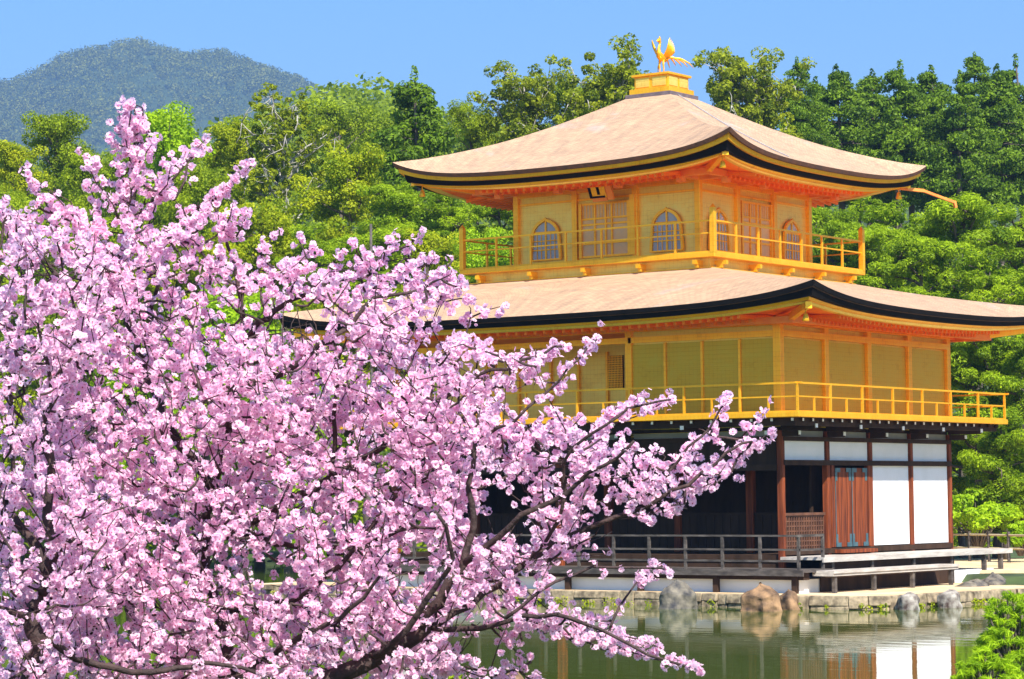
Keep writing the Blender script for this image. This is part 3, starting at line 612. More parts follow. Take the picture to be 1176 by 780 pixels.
pd = MB(); pd.tube([(0,0,0),(0,0,.03),(0,0,.05)], [.15,.13,.08], 12); pd.build('perch', 'gold', ph, True)
# ---- upper storey (third)
Z3 = 8.25; T3 = 10.42
wl = PB(); wl.box(X3-W3+.03, X3-.03, Y3+.03, Y3+W3-.03, Z3-.3, T3+.2); us = wl.build('upper_storey_wall', 'goldwall', label='gilded top storey walls with bell shaped windows')
for i in range(4):
    for j in range(4):
        if i in (0, 3) or j in (0, 3):
            x, y = X3-W3*i/3, Y3+W3*j/3; PB().box(x-.075, x+.075, y-.075, y+.075, Z3, T3-.02).build('column', 'gold', us, bevel=.008)
tb = PB()
for z, h, pr in ((10.06, .16, .055), (9.86, .05, .02), (Z3, .12, .05)):
    for (x0, x1, y0, y1) in ((X3-W3, X3, Y3-pr, Y3+.03), (X3-.03, X3+pr, Y3, Y3+W3), (X3-W3-pr, X3-W3+.03, Y3, Y3+W3), (X3-W3, X3, Y3+W3-.03, Y3+W3+pr)): tb.box(x0, x1, y0, y1, z, z+h)
tb.build('wall_beam', 'gold', us)
for i in range(4):
    for j in range(4):
        br = PB()
        x, y = X3-W3*i/3, Y3+W3*j/3
        if j == 0: br.box(x-.06, x+.06, y-.75, y-.05, 10.12, 10.24); br.box(x-.28, x+.28, y-.15, y-.04, 10.22, 10.32); br.box(x-.09, x+.09, y-.86, y-.70, 10.0, 10.14)
        if i == 0: br.box(x+.05, x+.75, y-.06, y+.06, 10.12, 10.24); br.box(x+.04, x+.15, y-.28, y+.28, 10.22, 10.32); br.box(x+.70, x+.86, y-.09, y+.09, 10.0, 10.14)
        if j == 3: br.box(x-.06, x+.06, y+.05, y+.75, 10.12, 10.24)
        if i == 3: br.box(x-.75, x-.05, y-.06, y+.06, 10.12, 10.24)
        if br.v: br.build('eave_bracket', 'red', us)
def bell_shape(w, h, n=14):                               # katomado outline, right half then mirrored
    pr = [(.50, 0), (.50, .10), (.47, .35), (.455, .55), (.44, .66), (.38, .79), (.29, .885), (.17, .955), (.07, .985), (0, 1.03)]
    R_ = [(x*w, y*h) for x, y in pr]; return R_+[(-x, y) for x, y in R_[-2::-1]]
def wpt(side, c, a, z, out):                              # local wall coordinates -> place
    return (c+a, Y3-out, z) if side == 'S' else (X3+out, c+a, z)
def bell_window(side, c):
    w, h, z0 = .96, 1.02, 8.47; o_ = bell_shape(w, h); i_ = [(x*.86, y*.93+.0) for x, y in o_]; n = len(o_)
    mb = PB(); vs = [wpt(side, c, x, z0+z, .07) for x, z in o_]+[wpt(side, c, x, z0+z, .07) for x, z in i_]+[wpt(side, c, x, z0+z, .0) for x, z in o_]+[wpt(side, c, x, z0+z, .0) for x, z in i_]
    fs_ = []
    for k_ in range(n-1): fs_ += [(k_, k_+1, n+k_+1, n+k_), (k_, 2*n+k_, 2*n+k_+1, k_+1), (n+k_, n+k_+1, 3*n+k_+1, 3*n+k_)]
    mb.add(vs, fs_); wn = mb.build('bell_window', 'gold', us)
    pn = PB(); pn.add([wpt(side, c, x, z0+z, -.012+.02) for x, z in i_], [tuple(range(n))]); pn.build('pane', 'pane', wn)
    mu = PB()
    def bar(a0, a1, z_0, z_1, t=.03):
        p, q_ = wpt(side, c, a0, z_0, .012), wpt(side, c, a1, z_1, .012+t); mu.box(min(p[0],q_[0]), max(p[0],q_[0]), min(p[1],q_[1]), max(p[1],q_[1]), z_0, z_1)
    bar(-.022, .022, z0, z0+h*.95); bar(-.4, .4, z0+.22, z0+.25, .022); bar(-.4, .4, z0+.45, z0+.475, .022); bar(-.39, .39, z0+.65, z0+.70, .026)
    for x in (-.27, -.14, .14, .27): bar(x-.008, x+.008, z0, z0+.66, .018)
    bar(-.47, .47, z0-.04, z0, .07); mu.build('muntin', 'gold', wn)
def lattice_door(side, c):
    w, z0, z1 = 1.44, 8.42, 9.78; mb = PB()
    def bx(m_, a0, a1, z_0, z_1, o0, o1):
        p, q_ = wpt(side, c, a0, z_0, o0), wpt(side, c, a1, z_1, o1); m_.box(min(p[0],q_[0]), max(p[0],q_[0]), min(p[1],q_[1]), max(p[1],q_[1]), z_0, z_1)
    bx(mb, -w/2, w/2, z0, z1, -.02, .012); d = mb.build('lattice_door', 'doorlat', us)
    fr_ = PB()
    for a in (-w/2, w/2): bx(fr_, a-.04, a+.04, z0, z1, .014, .075)
    for a in (-w/6-.06, w/6-.06+.02, 0.02): bx(fr_, a-.022, a+.022, z0, z1, .014, .05)
    for z in (z0, 8.75, 9.22, 9.36, z1-.05): bx(fr_, -w/2+.04, w/2-.04, z, z+.05, .014, .042)
    for a in np.linspace(-w/2+.08, w/2-.08, 15): bx(fr_, a-.006, a+.006, 9.4, z1-.05, .013, .025)
    fr_.build('frame', 'gold', d)
    j = PB(); bx(j, w/2+.05, w/2+.20, z0, z1+.13, .005, .11); j.build('door_jamb', 'gold', d)
for s_, off in (('S', X3), ('E', Y3)):
    sg = -1 if s_ == 'S' else 1
    bell_window(s_, off+sg*W3/6); bell_window(s_, off+sg*W3*5/6); lattice_door(s_, off+sg*W3/2)
# name plaque under the front eave
pq = PB(); px0 = XC+.10
def plq(m_, a0, a1, b0, b1, t0, t1):                      # tilted board: b up the board, t out of it
    o_ = np.array([px0, Y3-.42, 9.86]); u_ = np.array([1,0,0]); v_ = np.array([0,-.42,.907]); n_ = np.cross(u_, v_)
    vs = [o_+u_*a+v_*b+n_*t for t in (t0, t1) for a, b in ((a0,b0),(a1,b0),(a1,b1),(a0,b1))]
    m_.add(vs, [(0,3,2,1),(4,5,6,7),(0,1,5,4),(1,2,6,5),(2,3,7,6),(3,0,4,7)])
plq(pq, -.24, .24, 0, .52, 0, .04); po = pq.build('name_plaque', 'gold', us)
fr2 = PB(); [plq(fr2, *a) for a in ((-.24,-.17,.03,.50,.041,.055),(.0,.07,.08,.50,.041,.055),(-.24,.20,.0,.045,.041,.055))]; fr2.build('plaque_stroke', 'lacquer', po)
bk = PB(); plq(bk, .25, .42, -.08, .50, -.03, .03); plq(bk, -.20, .22, -.10, -.01, -.02, .03); bk.build('plaque_bracket', 'red', po)
# ---- balconies
def balcony(name, x0, x1, y0, y1, zf, zt, zm, over, sides, pm, tall, newel=0, fl='gold', label=None, th=.12, short=True):
    mb = PB(); mb.box(x0, x1, y0, y1, zf-th, zf); bo = mb.build(name, fl, label=label, bevel=.01)
    pts = {'S': ((x0+.06, y0+.06), (x1-.06, y0+.06)), 'E': ((x1-.06, y0+.06), (x1-.06, y1-.06)), 'N': ((x1-.06, y1-.06), (x0+.06, y1-.06)), 'W': ((x0+.06, y1-.06), (x0+.06, y0+.06))}
    for sd_ in sides:
        A, B = map(np.array, pts[sd_]); L = np.linalg.norm(B-A); d = (B-A)/L; n = max(2, int(round(L/tall)))
        rl_ = PB()
        for z, w, ex in ((zt, .042, over), (zm, .032, over*.0), (zf+.03, .03, 0)): rl_.beam((*(A-d*ex), z-w/2), (*(B+d*ex), z-w/2), w, w)
        ro = rl_.build('rail', pm, bo)
        for i in range(n+1):
            p = A+d*L*i/n
            if i < n: PB().box(p[0]-.024, p[0]+.024, p[1]-.024, p[1]+.024, zf, zt-.03).build('baluster', pm, ro)
            if short and i < n:
                p2 = A+d*L*(i+.5)/n; PB().box(p2[0]-.02, p2[0]+.02, p2[1]-.02, p2[1]+.02, zf, zm-.025).build('baluster', pm, ro)
        if newel:
            p = A; PB().box(p[0]-.06, p[0]+.06, p[1]-.06, p[1]+.06, zf-.02, newel).add([(p[0]-.06,p[1]-.06,newel),(p[0]+.06,p[1]-.06,newel),(p[0]+.06,p[1]+.06,newel),(p[0]-.06,p[1]+.06,newel),(p[0],p[1],newel+.1)], [(0,1,4),(1,2,4),(2,3,4),(3,0,4)]).build('newel_post', pm, ro)
    return bo
b3 = balcony('upper_balcony', X3-W3-B3, X3+B3, Y3-B3, Y3+W3+B3, Z3, 9.02, 8.72, .0, 'SENW', 'gold', 1.0, newel=9.30, label='gilded balcony round the top storey', short=False)
sk = PB(); sk.box(s0x+.05, s1x-.05, s0y+.05, s1y-.05, 7.6, Z3-.12); so = sk.build('skirt_wall', 'goldwall', b3)
for i in range(5):
    for (x, y, dx, dy) in ((s1x-.3-i*(s1x-s0x-.6)/4, s0y, 0, -1), (s1x, s0y+.3+i*(s1y-s0y-.6)/4, 1, 0)):
        sb = PB(); sb.box(x-.05+min(0, dx*.0), x+.05+dx*.22, min(y-.05, y+dy*.27), y+.05, 7.98, 8.08); sb.box(x-.05+dx*.05, x+.05+dx*.12, min(y-.05, y+dy*.17), y+.05, 7.90, 7.98); sb.build('bracket', 'gold', b3)
kb = PB(); rect_beams(kb, s0x-.02, s1x+.02, s0y-.02, s1y+.02, 7.86, .10, .05); kb.build('skirting', 'gold', b3)
# ---- middle storey (second)
Z2 = 4.36
ms = PB(); ms.box(-2*BF, -.03, .03, Y4-.03, 3.95, 6.75); ms.box(XL+.03, -2*BF-.002, BS+.03, Y4-.03, 3.95, 6.75); mo = ms.build('middle_storey_wall', 'goldwall', label='gilded middle storey with plain shutters')
for i in range(5):
    y = i*BS; PB().box(-.095, .10, y-.095, y+.095, Z2, 6.5).build('column', 'gold', mo, bevel=.01)
for x in (-2*BF, XL): PB().box(x-.09, x+.09, -.05, .13, Z2, 6.5).build('column', 'gold', mo, bevel=.01)
for x in (-4*BF,): PB().box(x-.08, x+.08, -.02, .14, Z2, 6.5).build('column', 'gold', mo, bevel=.01)
def shutter(x0, x1, y0, y1, m='goldpanel'): return PB().box(x0, x1, y0, y1, Z2+.06, 6.10).build('shutter', m, mo)
for i in range(4):
    x1_ = -.10-i*BF/2*1.0+(0 if i else 0); xa, xb = -(i+1)*BF/2, -i*BF/2
    shutter(xa+.03, xb-.03, .0, .028)
    if i: PB().box(xb-.03, xb+.03, -.04, .03, Z2, 6.12).build('mullion', 'gold', mo)
for i in range(4): shutter(-.028, .012, i*BS+.10, (i+1)*BS-.10)
for i, x in enumerate((-6.09, -6.95, -7.8, -8.8, -9.8)): PB().box(x-.03, x+.03, BS-.04, BS+.028, Z2, 6.1).build('mullion', 'gold', mo)
lw = PB(); lw.box(-6.06, -5.62, BS-.01, BS+.02, 5.15, 6.0, 0)
for a in np.linspace(-6.04, -5.64, 10): lw.box(a-.008, a+.008, BS-.035, BS-.012, 5.15, 6.0, 1)
for z in np.linspace(5.18, 5.97, 15): lw.box(-6.06, -5.62, BS-.030, BS-.014, z-.008, z+.008, 1)
lw.build('lattice_window', ['wood', 'gold'], mo)
bm = PB()
for z, h, pr in ((6.14, .14, .05), (6.40, .12, .07), (Z2, .07, .04)):
    bm.box(-2*BF, 0, -pr, .03, z, z+h); bm.box(-.03, pr+.06, 0, Y4, z, z+h); bm.box(XL, -2*BF, -pr*.5 if z > 6 else BS-pr, .1 if z > 6 else BS, z, z+h)
bm.build('wall_beam', 'gold', mo)
cl = PB().box(XL+.03, -2*BF, .10, BS, 6.42, 6.5).build('recess_ceiling', 'red', mo)
b2 = balcony('middle_balcony', XL-B2, B2, -B2, Y4+B2, Z2, 5.03, 4.72, .12, 'SENW', 'gold', 1.45, label='gilded balcony round the middle storey', th=.12)
# ---- dark beams with white ends under the middle balcony
ub = PB(); rect_beams(ub, XL-.85, .85, -.85, Y4+.85, 4.06, .16, .17); ub.box(XL-.2, .2, -.2, Y4+.2, 4.09, 4.225)
for i in range(23):
    for (x, y, dx, dy) in ((.2-i*.53+.7, -1.0, 0, 1), (1.0, -.7+i*.455, 1, 0)):
        if dy: ub.box(x-.04, x+.04, y, y+1.0, 4.15, 4.235)
        elif y < Y4+.9: ub.box(x-1.0, x, y-.04, y+.04, 4.15, 4.235)
uo = ub.build('support_beams', 'wood', b2)
we = PB()
for i in range(5):
    y = i*BS
    we.box(.94, .965, y-.045, y+.045, 4.02, 4.11); we.box(.505, .53, y-.04, y+.04, 3.87, 3.96)
for i in range(6):
    x = -i*BF; we.box(x-.045, x+.045, -.965, -.94, 4.02, 4.11); we.box(x-.04, x+.04, -.63, -.605, 3.87, 3.96)
for i in range(20):
    we.box(1.002, 1.012, -.7+i*.455-.03, -.7+i*.455+.03, 4.16, 4.225)
    we.box(.9-i*.53-.03, .9-i*.53+.03, -1.012, -1.002, 4.16, 4.225)
we.build('beam_end', 'beamend', uo)
for i in range(5): y = i*BS; ba = PB(); ba.box(.05, .93, y-.05, y+.05, 3.98, 4.10); ba.box(.05, .50, y-.05, y+.05, 3.84, 3.972); ba.build('bracket_arm', 'wood', uo)
for i in range(1, 6): x = -i*BF; ba = PB(); ba.box(x-.05, x+.05, -.93, -.05, 3.98, 4.10); ba.box(x-.05, x+.05, -.60, -.05, 3.84, 3.972); ba.build('bracket_arm', 'wood', uo)
# ---- ground storey
ZF = 1.12; ZV = .83
gs = PB(); gs.box(XL, 0, 0, Y4, ZF-.16, ZF); gs.box(XL, 0, 0, Y4, 3.98, 4.06); gs.box(XL, -.1, .02, Y4-.02, .44, ZF-.162)
go = gs.build('ground_storey_frame', 'wood', label='dark timber ground storey open to the pond')
for i in range(5):
    y = i*BS; PB().box(-.06, .085, y-.065, y+.065, .28, 3.98).build('column', 'redwood', go, bevel=.01)
for i in (1, 2, 3, 4, 5): PB().box(-i*BF-.09, -i*BF+.09, BS-.09, BS+.09, ZF, 3.98).build('column', 'redwood', go, bevel=.01)
for x in (-3*BF, XL): PB().box(x-.09, x+.09, -.09, .09, .52, 3.98).build('column', 'redwood', go, bevel=.01)
bm = PB()
for z0, z1, pr in ((3.74, 3.84, .10), (3.18, 3.30, .11), (ZF, 1.24, .10)):
    bm.box(-.05, pr, .0, Y4, z0, z1)
for z0, z1, pr in ((3.74, 3.84, .10), (3.06, 3.20, .10)): bm.box(XL, -.05, -pr, .05, z0, z1)
bm.box(XL, -.1, -.02, .02, 3.20, 3.74); bm.build('wall_beam', 'wood', go)
for i in range(4):
    PB().box(-.02, .02, i*BS+.09, (i+1)*BS-.09, 3.30, 3.74).build('transom_panel', 'white', go)
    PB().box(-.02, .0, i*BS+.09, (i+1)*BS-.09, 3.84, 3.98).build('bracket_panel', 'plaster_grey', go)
for i in (2, 3):
    PB().box(-.02, .02, i*BS+.09, (i+1)*BS-.09, 1.26, 3.18).build('plaster_panel', 'white', go)
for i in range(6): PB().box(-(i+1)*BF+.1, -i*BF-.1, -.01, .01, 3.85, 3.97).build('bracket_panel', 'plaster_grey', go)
# double plank doors with metal corner fittings
for j, (ya, yb) in enumerate(((2.40, 3.17), (3.21, 3.98))):
    d = PB(); nb = 4
    for k_ in range(nb):
        y0_, y1_ = ya+(yb-ya)*k_/nb, ya+(yb-ya)*(k_+1)/nb; d.box(.04, .085+.006*(k_ % 2), y0_+.004, y1_-.004, 1.26, 3.12)
    do = d.build('plank_door', 'redwood', go)
    ft = PB()
    for yy, s_ in ((ya, 1), (yb, -1)):
        for zz, t_ in ((1.26, 1), (3.12, -1)):
            y0_, y1_ = sorted((yy, yy+s_*.10)); z0_, z1_ = sorted((zz, zz+t_*.30)); ft.box(.092, .099, y0_, y1_, z0_, z1_)
            y0_, y1_ = sorted((yy, yy+s_*.24)); z0_, z1_ = sorted((zz, zz+t_*.10)); ft.box(.100, .106, y0_, y1_, z0_, z1_)
    ft.box(.092, .10, ya-.0, ya+.025, 1.5, 2.9); ft.build('corner_fitting', 'verdigris', do)
PB().box(.0, .10, 2.22, 2.36, 1.26, 3.18).build('door_jamb', 'redwood', go); PB().box(.0, .10, 4.02, 4.14, 1.26, 3.18).build('door_jamb', 'redwood', go)
PB().box(.06, .34, 2.3, 4.0, ZF, 1.20).build('door_step', 'redwood', go)
# low lattice in the first side bay, waist panelling and inner walls in the dark room
lt = PB()
for a in np.linspace(.14, 1.98, 17): lt.box(-.03, .0, a-.018, a+.018, 1.15, 2.02)
for z in np.linspace(1.2, 2.0, 8): lt.box(-.036, -.006, .12, 2.0, z-.016, z+.016)
lt.box(-.05, .03, .1, 2.02, 2.02, 2.08); lt.build('lattice_screen', 'brownwood', go)
iw = PB(); iw.box(XL, -.1, 2*BS+.1, 2*BS+.2, ZF, 3.98); iw.box(-.5, -.45, BS+.1, 2*BS, ZF, 3.9); iw.box(XL, XL+.05, BS, Y4, ZF, 3.98)
iw.box(XL, -.03, Y4-.05, Y4, ZF, 3.98); iw.build('inner_wall', 'wood', go)
wp = PB()
for i in range(5):
    x0_, x1_ = -(i+1)*BF+.1, -i*BF-.1
    for k_ in range(8):
        if i > 0 or k_ >= 0: a = x0_+(x1_-x0_)*k_/8; wp.box(a+.008, a+(x1_-x0_)/8-.008, BS-.02, BS+.01, ZF, 2.02)
    wp.box(x0_, x1_, BS-.04, BS+.03, 2.02, 2.08)
wp.build('waist_panelling', 'wood', go)
# front veranda with railing, side veranda with step
fv = PB(); nv = 40
fv.box(XL-.6, 1.30, -1.32, -.0, ZV-.06, ZV); fv.box(XL-.6, 1.30, -1.36, -1.321, ZV-.14, ZV-.005)
fo2 = fv.build('front_veranda', 'greywood', label='weathered front veranda with open railing')
rl_ = PB(); 
for z in (1.61, 1.30): rl_.beam((XL-.5, -1.22, z-.025), (1.15, -1.22, z-.025), .05, .042)
rl_.beam((XL-.5, -1.22, ZV+.19), (1.15, -1.22, ZV+.19), .045, .045)
rl_.beam((1.12, -1.3, 1.585), (1.12, -.1, 1.585), .055, .055); rl_.beam((1.12, -1.2, 1.27), (1.12, -.1, 1.27), .05, .05); ro = rl_.build('rail', 'greywood', fo2)
for i in range(13): PB().box(1.09-i*.98, 1.15-i*.98, -1.25, -1.19, ZV, 1.56).build('baluster', 'greywood', ro)
PB().box(1.09, 1.15, -.15, -.09, ZV-.1, 1.62).build('baluster', 'greywood', ro)
for i in range(7): PB().box(1.0-i*BF-.06, 1.0-i*BF+.06, -1.25, -1.13, .28, ZV-.06).build('veranda_post', 'wood', fo2)
sv = PB(); sv.box(.06, 1.15, -.18, 9.6, ZF-.10, ZF-.035); sv.box(1.1505, 1.19, -.2, 9.62, ZF-.15, ZF-.04)
so2 = sv.build('side_veranda', 'palewood', label='long plank veranda beside the white panels')
for y in (.4, 2.3, 4.4, 6.4, 8.25, 9.2): PB().box(1.0, 1.10, y-.05, y+.05, .28, ZF-.15).build('veranda_post', 'greywood', so2)
PB().box(1.02, 1.05, -.1, 6.6, .25, ZF-.151).build('fascia_shade_board', 'wood', so2)  # fascia carried down as dark backing, stands for shade under the veranda
st = PB(); st.box(1.20, 1.75, -.75, 5.45, .74, .80); st.box(1.20, 1.72, -.75, 5.45, .68, .735); sto = st.build('lower_step', 'palewood', so2)
for y in (-.55, 1.3, 3.2, 5.2): PB().box(1.60, 1.68, y-.05, y+.05, .28, .68).build('step_leg', 'greywood', sto)
PB().box(XL-.6, 1.2, -1.16, -.9, .60, ZV-.062).build('edge_beam', 'wood', fo2)
pl = PB(); pl.prism([(XL-.3,-1.0),(1.0,-1.0),(1.0,Y4+.4),(XL-.3,Y4+.4)], .25, .60); pl.build('plaster_plinth', 'white', label='white plastered plinth under the verandas')
# ================================================================== island, quay, rocks
isl = [(XL-4,-1.55),(-3,-1.6),(1.2,-2.0),(2.7,-1.9),(3.35,-1.2),(3.75,1.0),(3.9,3.4),(5.2,5.0),(9,9),(14,20),(-2,24),(XL-6,20)]
def inset(P, d):
    out = []
    for i in range(len(P)):
        a, b_, c = np.array(P[i-1], float), np.array(P[i], float), np.array(P[(i+1) % len(P)], float)
        n1_, n2_ = unit(np.array([-(b_-a)[1], (b_-a)[0]])), unit(np.array([-(c-b_)[1], (c-b_)[0]])); m_ = unit(n1_+n2_); out.append(tuple(b_+m_*d/max(.4, m_@n1_)))
    return out
g2 = MB().prism(inset(isl, .12), -1.0, .30).build('island_ground', 'sand'); tagit(g2, kind='structure')
r = np.random.default_rng(5)
def courses(path, z0, z1, th=.16):                        # rough rubble blocks of uneven size
    mb = MB()
    for (a, b_) in zip(path[:-1], path[1:]):
        a = np.array(a, float); b_ = np.array(b_, float); L = np.linalg.norm(b_-a); d = (b_-a)/L; n = np.array([d[1], -d[0]])
        s = 0
        while s < L-.05:
            w_ = r.uniform(.22, 1.1); e_ = min(s+w_, L); split = r.random() < .6; zc = z0+(z1-z0)*r.uniform(.5, .78)
            for za, zb in (((z0, zc), (zc+.004, z1)) if split else ((z0, z1),)):
                o_ = r.uniform(.0, .07); o2 = r.uniform(.0, .07); dz = r.uniform(-.03, .0) if zb == z1 else 0; p = a+d*s; q_ = a+d*(e_-.006)
                sh = r.uniform(-.04, .04)
                vs = [(*(c+n*t+d*(sh if z == zb else 0)*(1 if 0 < s else 0)), z) for z in (za, zb+dz) for c, t in ((p, -th), (q_, -th), (q_, o_-(.04 if z > za else 0)), (p, o2-(.04 if z > za else 0)))]
                mb.add(vs, [(0,3,2,1),(4,5,6,7),(0,1,5,4),(1,2,6,5),(2,3,7,6),(3,0,4,7)])
            s += w_
    return mb
qw = courses(isl[:9], -.3, .315).build('stone_quay', 'stone', None, bevel=.02); tagit(qw, 'low rough stone wall edging the island along the pond', 'wall')
mc = []
for (a, b_) in zip(isl[:6], isl[1:7]):
    a = np.array(a, float); b_ = np.array(b_, float); L = np.linalg.norm(b_-a); d = (b_-a)/L; n_ = np.array([d[1], -d[0]])
    for k_ in range(int(L*5)):
        if smoothnoise(a[0]+k_*.35, a[1]*2, 4) > -.1: mc.append((*(a+d*L*r.random()+n_*.08), r.uniform(.02, .10)))
mv = leaves(mc, np.array([r.uniform(.04, .11) for _ in mc]), 26, .028, r, upb=.6)
tagit(link('moss', fast_mesh('moss', mv[0], mv[1], [LM['yellow']], tone=mv[2])), kind='stuff')
def rock(px, py, depth, w, h, m, label, seed, hx=1.0, yaw_=0, peak=0, z0=0, sq=2.2):
    rr = np.random.default_rng(seed); b_ = at(px, py, depth); n = 14; rings = 8; V = []; 
    for j in range(rings+1):
        t = j/rings; rad = (1-t**sq)**.5 if t < 1 else 0
        for i in range(n):
            a = 2*math.pi*i/n; k_ = 1+.16*math.sin(2*a+seed)+.12*math.sin(3*a+seed*1.7+2*t)+.10*rr.normal()
            V.append((math.cos(a)*rad*w/2*k_+peak*w*t, math.sin(a)*rad*w/2*k_*hx, -.3+(h+.3)*t+.03*rr.normal()*h))
    Fq = [(j*n+i, j*n+(i+1)%n, (j+1)*n+(i+1)%n, (j+1)*n+i) for j in range(rings) for i in range(n)]
    o = MB().add(V, Fq).build('rock', m, None); o.location = (b_[0], b_[1], z0); o.rotation_euler[2] = az*-1+yaw_
    sbd = o.modifiers.new('s', 'SUBSURF'); sbd.levels = 1; sbd.render_levels = 2
    tx = bpy.data.textures.new('rk', 'VORONOI'); tx.noise_scale = .35; dm = o.modifiers.new('d', 'DISPLACE'); dm.texture = tx; dm.strength = .20*w; dm.mid_level = .35
    return tagit(o, label, 'rock', 'rocks along the island shore')
rock(778, 697, 59.2, .80, .62, 'rockgrey', 'upright rounded grey rock against the quay under the front railing', 1)
rock(876, 704, 57.6, .86, .56, 'rocktan', 'largest tan rock at the quay corner with dark wet foot', 2, peak=-.05)
rock(906, 702, 58.2, .55, .42, 'rocktan', 'small cracked tan rock leaning on the big tan rock', 3)
rock(1043, 707, 57.6, .55, .36, 'rockwhite', 'whitish square rock standing in the water before the quay', 4, sq=6)
rock(1091, 704, 58.6, .62, .38, 'rockwhite', 'pale rust stained rock near the end of the quay', 5, sq=3.5)
rock(1140, 672, 64, .9, .55, 'rockgrey', 'big pale grey boulder behind the pine shrub at right', 6)
rock(1115, 690, 63, 1.0, .42, 'rockgrey', 'low dark rock right of the quay end', 7)
rock(470, 790, 33.5, .75, .40, 'rockwhite', 'pale rock at the pond edge under the cherry limb', 9)
rock(590, 790, 34, .60, .28, 'rocktan', 'low tan rock at the bottom of the photo beside the blossom', 10)
b_ = at(426, 330, 88); gz = float(ground_z(*[np.array(v_) for v_ in fr(b_[0], b_[1])])); tp_ = at(426, 257, 88)[2]-gz
po_ = MB().tube([(0,0,0), (0,0,tp_*.5), (.02,0,tp_)], [.06,.05,.045], 9).build('pole', 'greywood', None, True); po_.location = (b_[0], b_[1], gz); tagit(po_, 'thin pale upright pole among the trees left of the upper balcony', 'pole')
pth = MB().prism([wxy(f, r_) for f, r_ in ((67.5, 11.2), (67.5, 40), (79, 40), (79, 11.6))], .35, .57).build('path', 'sand'); tagit(pth, kind='structure')
# bamboo fence on the right shore
fe = empty('bamboo_fence', at(1130, 640, 73), 'low bamboo fence behind the pines at the right edge', 'fence')
p0 = np.array(at(1092, 640, 76)); p1 = np.array(at(1230, 640, 71)); p0[2] = p1[2] = 0; ofs = np.array(fe.location)
for i in range(7):
    p = p0+(p1-p0)*i/6; MB().tube([(p[0]-ofs[0], p[1]-ofs[1], .40-ofs[2]), (p[0]-ofs[0], p[1]-ofs[1], 1.42-ofs[2])], .045, 7).build('post', 'greywood', fe)
for z in (1.32, .95): MB().tube([p0*1+[0,0,z]-ofs, p1+[0,0,z]-ofs], .032, 7).build('rail', 'bamboo', fe)
# ================================================================== CHERRY TREES
def lp(pts): return [np.array(at(x, y, d)) for x, y, d in pts]
def catmull(P, R, step=.06):
    P = [np.array(p) for p in P]; out = []; ro = []
    for i in range(len(P)-1):
        a, b_, c, d = P[max(i-1, 0)], P[i], P[i+1], P[min(i+2, len(P)-1)]; n = max(2, int(np.linalg.norm(c-b_)/step))
        for k_ in range(n):
            t = k_/n; out.append(.5*((2*b_)+(-a+c)*t+(2*a-5*b_+4*c-d)*t*t+(-a+3*b_-3*c+d)*t**3)); ro.append(R[i]*(1-t)+R[i+1]*t)
    out.append(P[-1]); ro.append(R[-1]); return out, ro
PX = 11/F
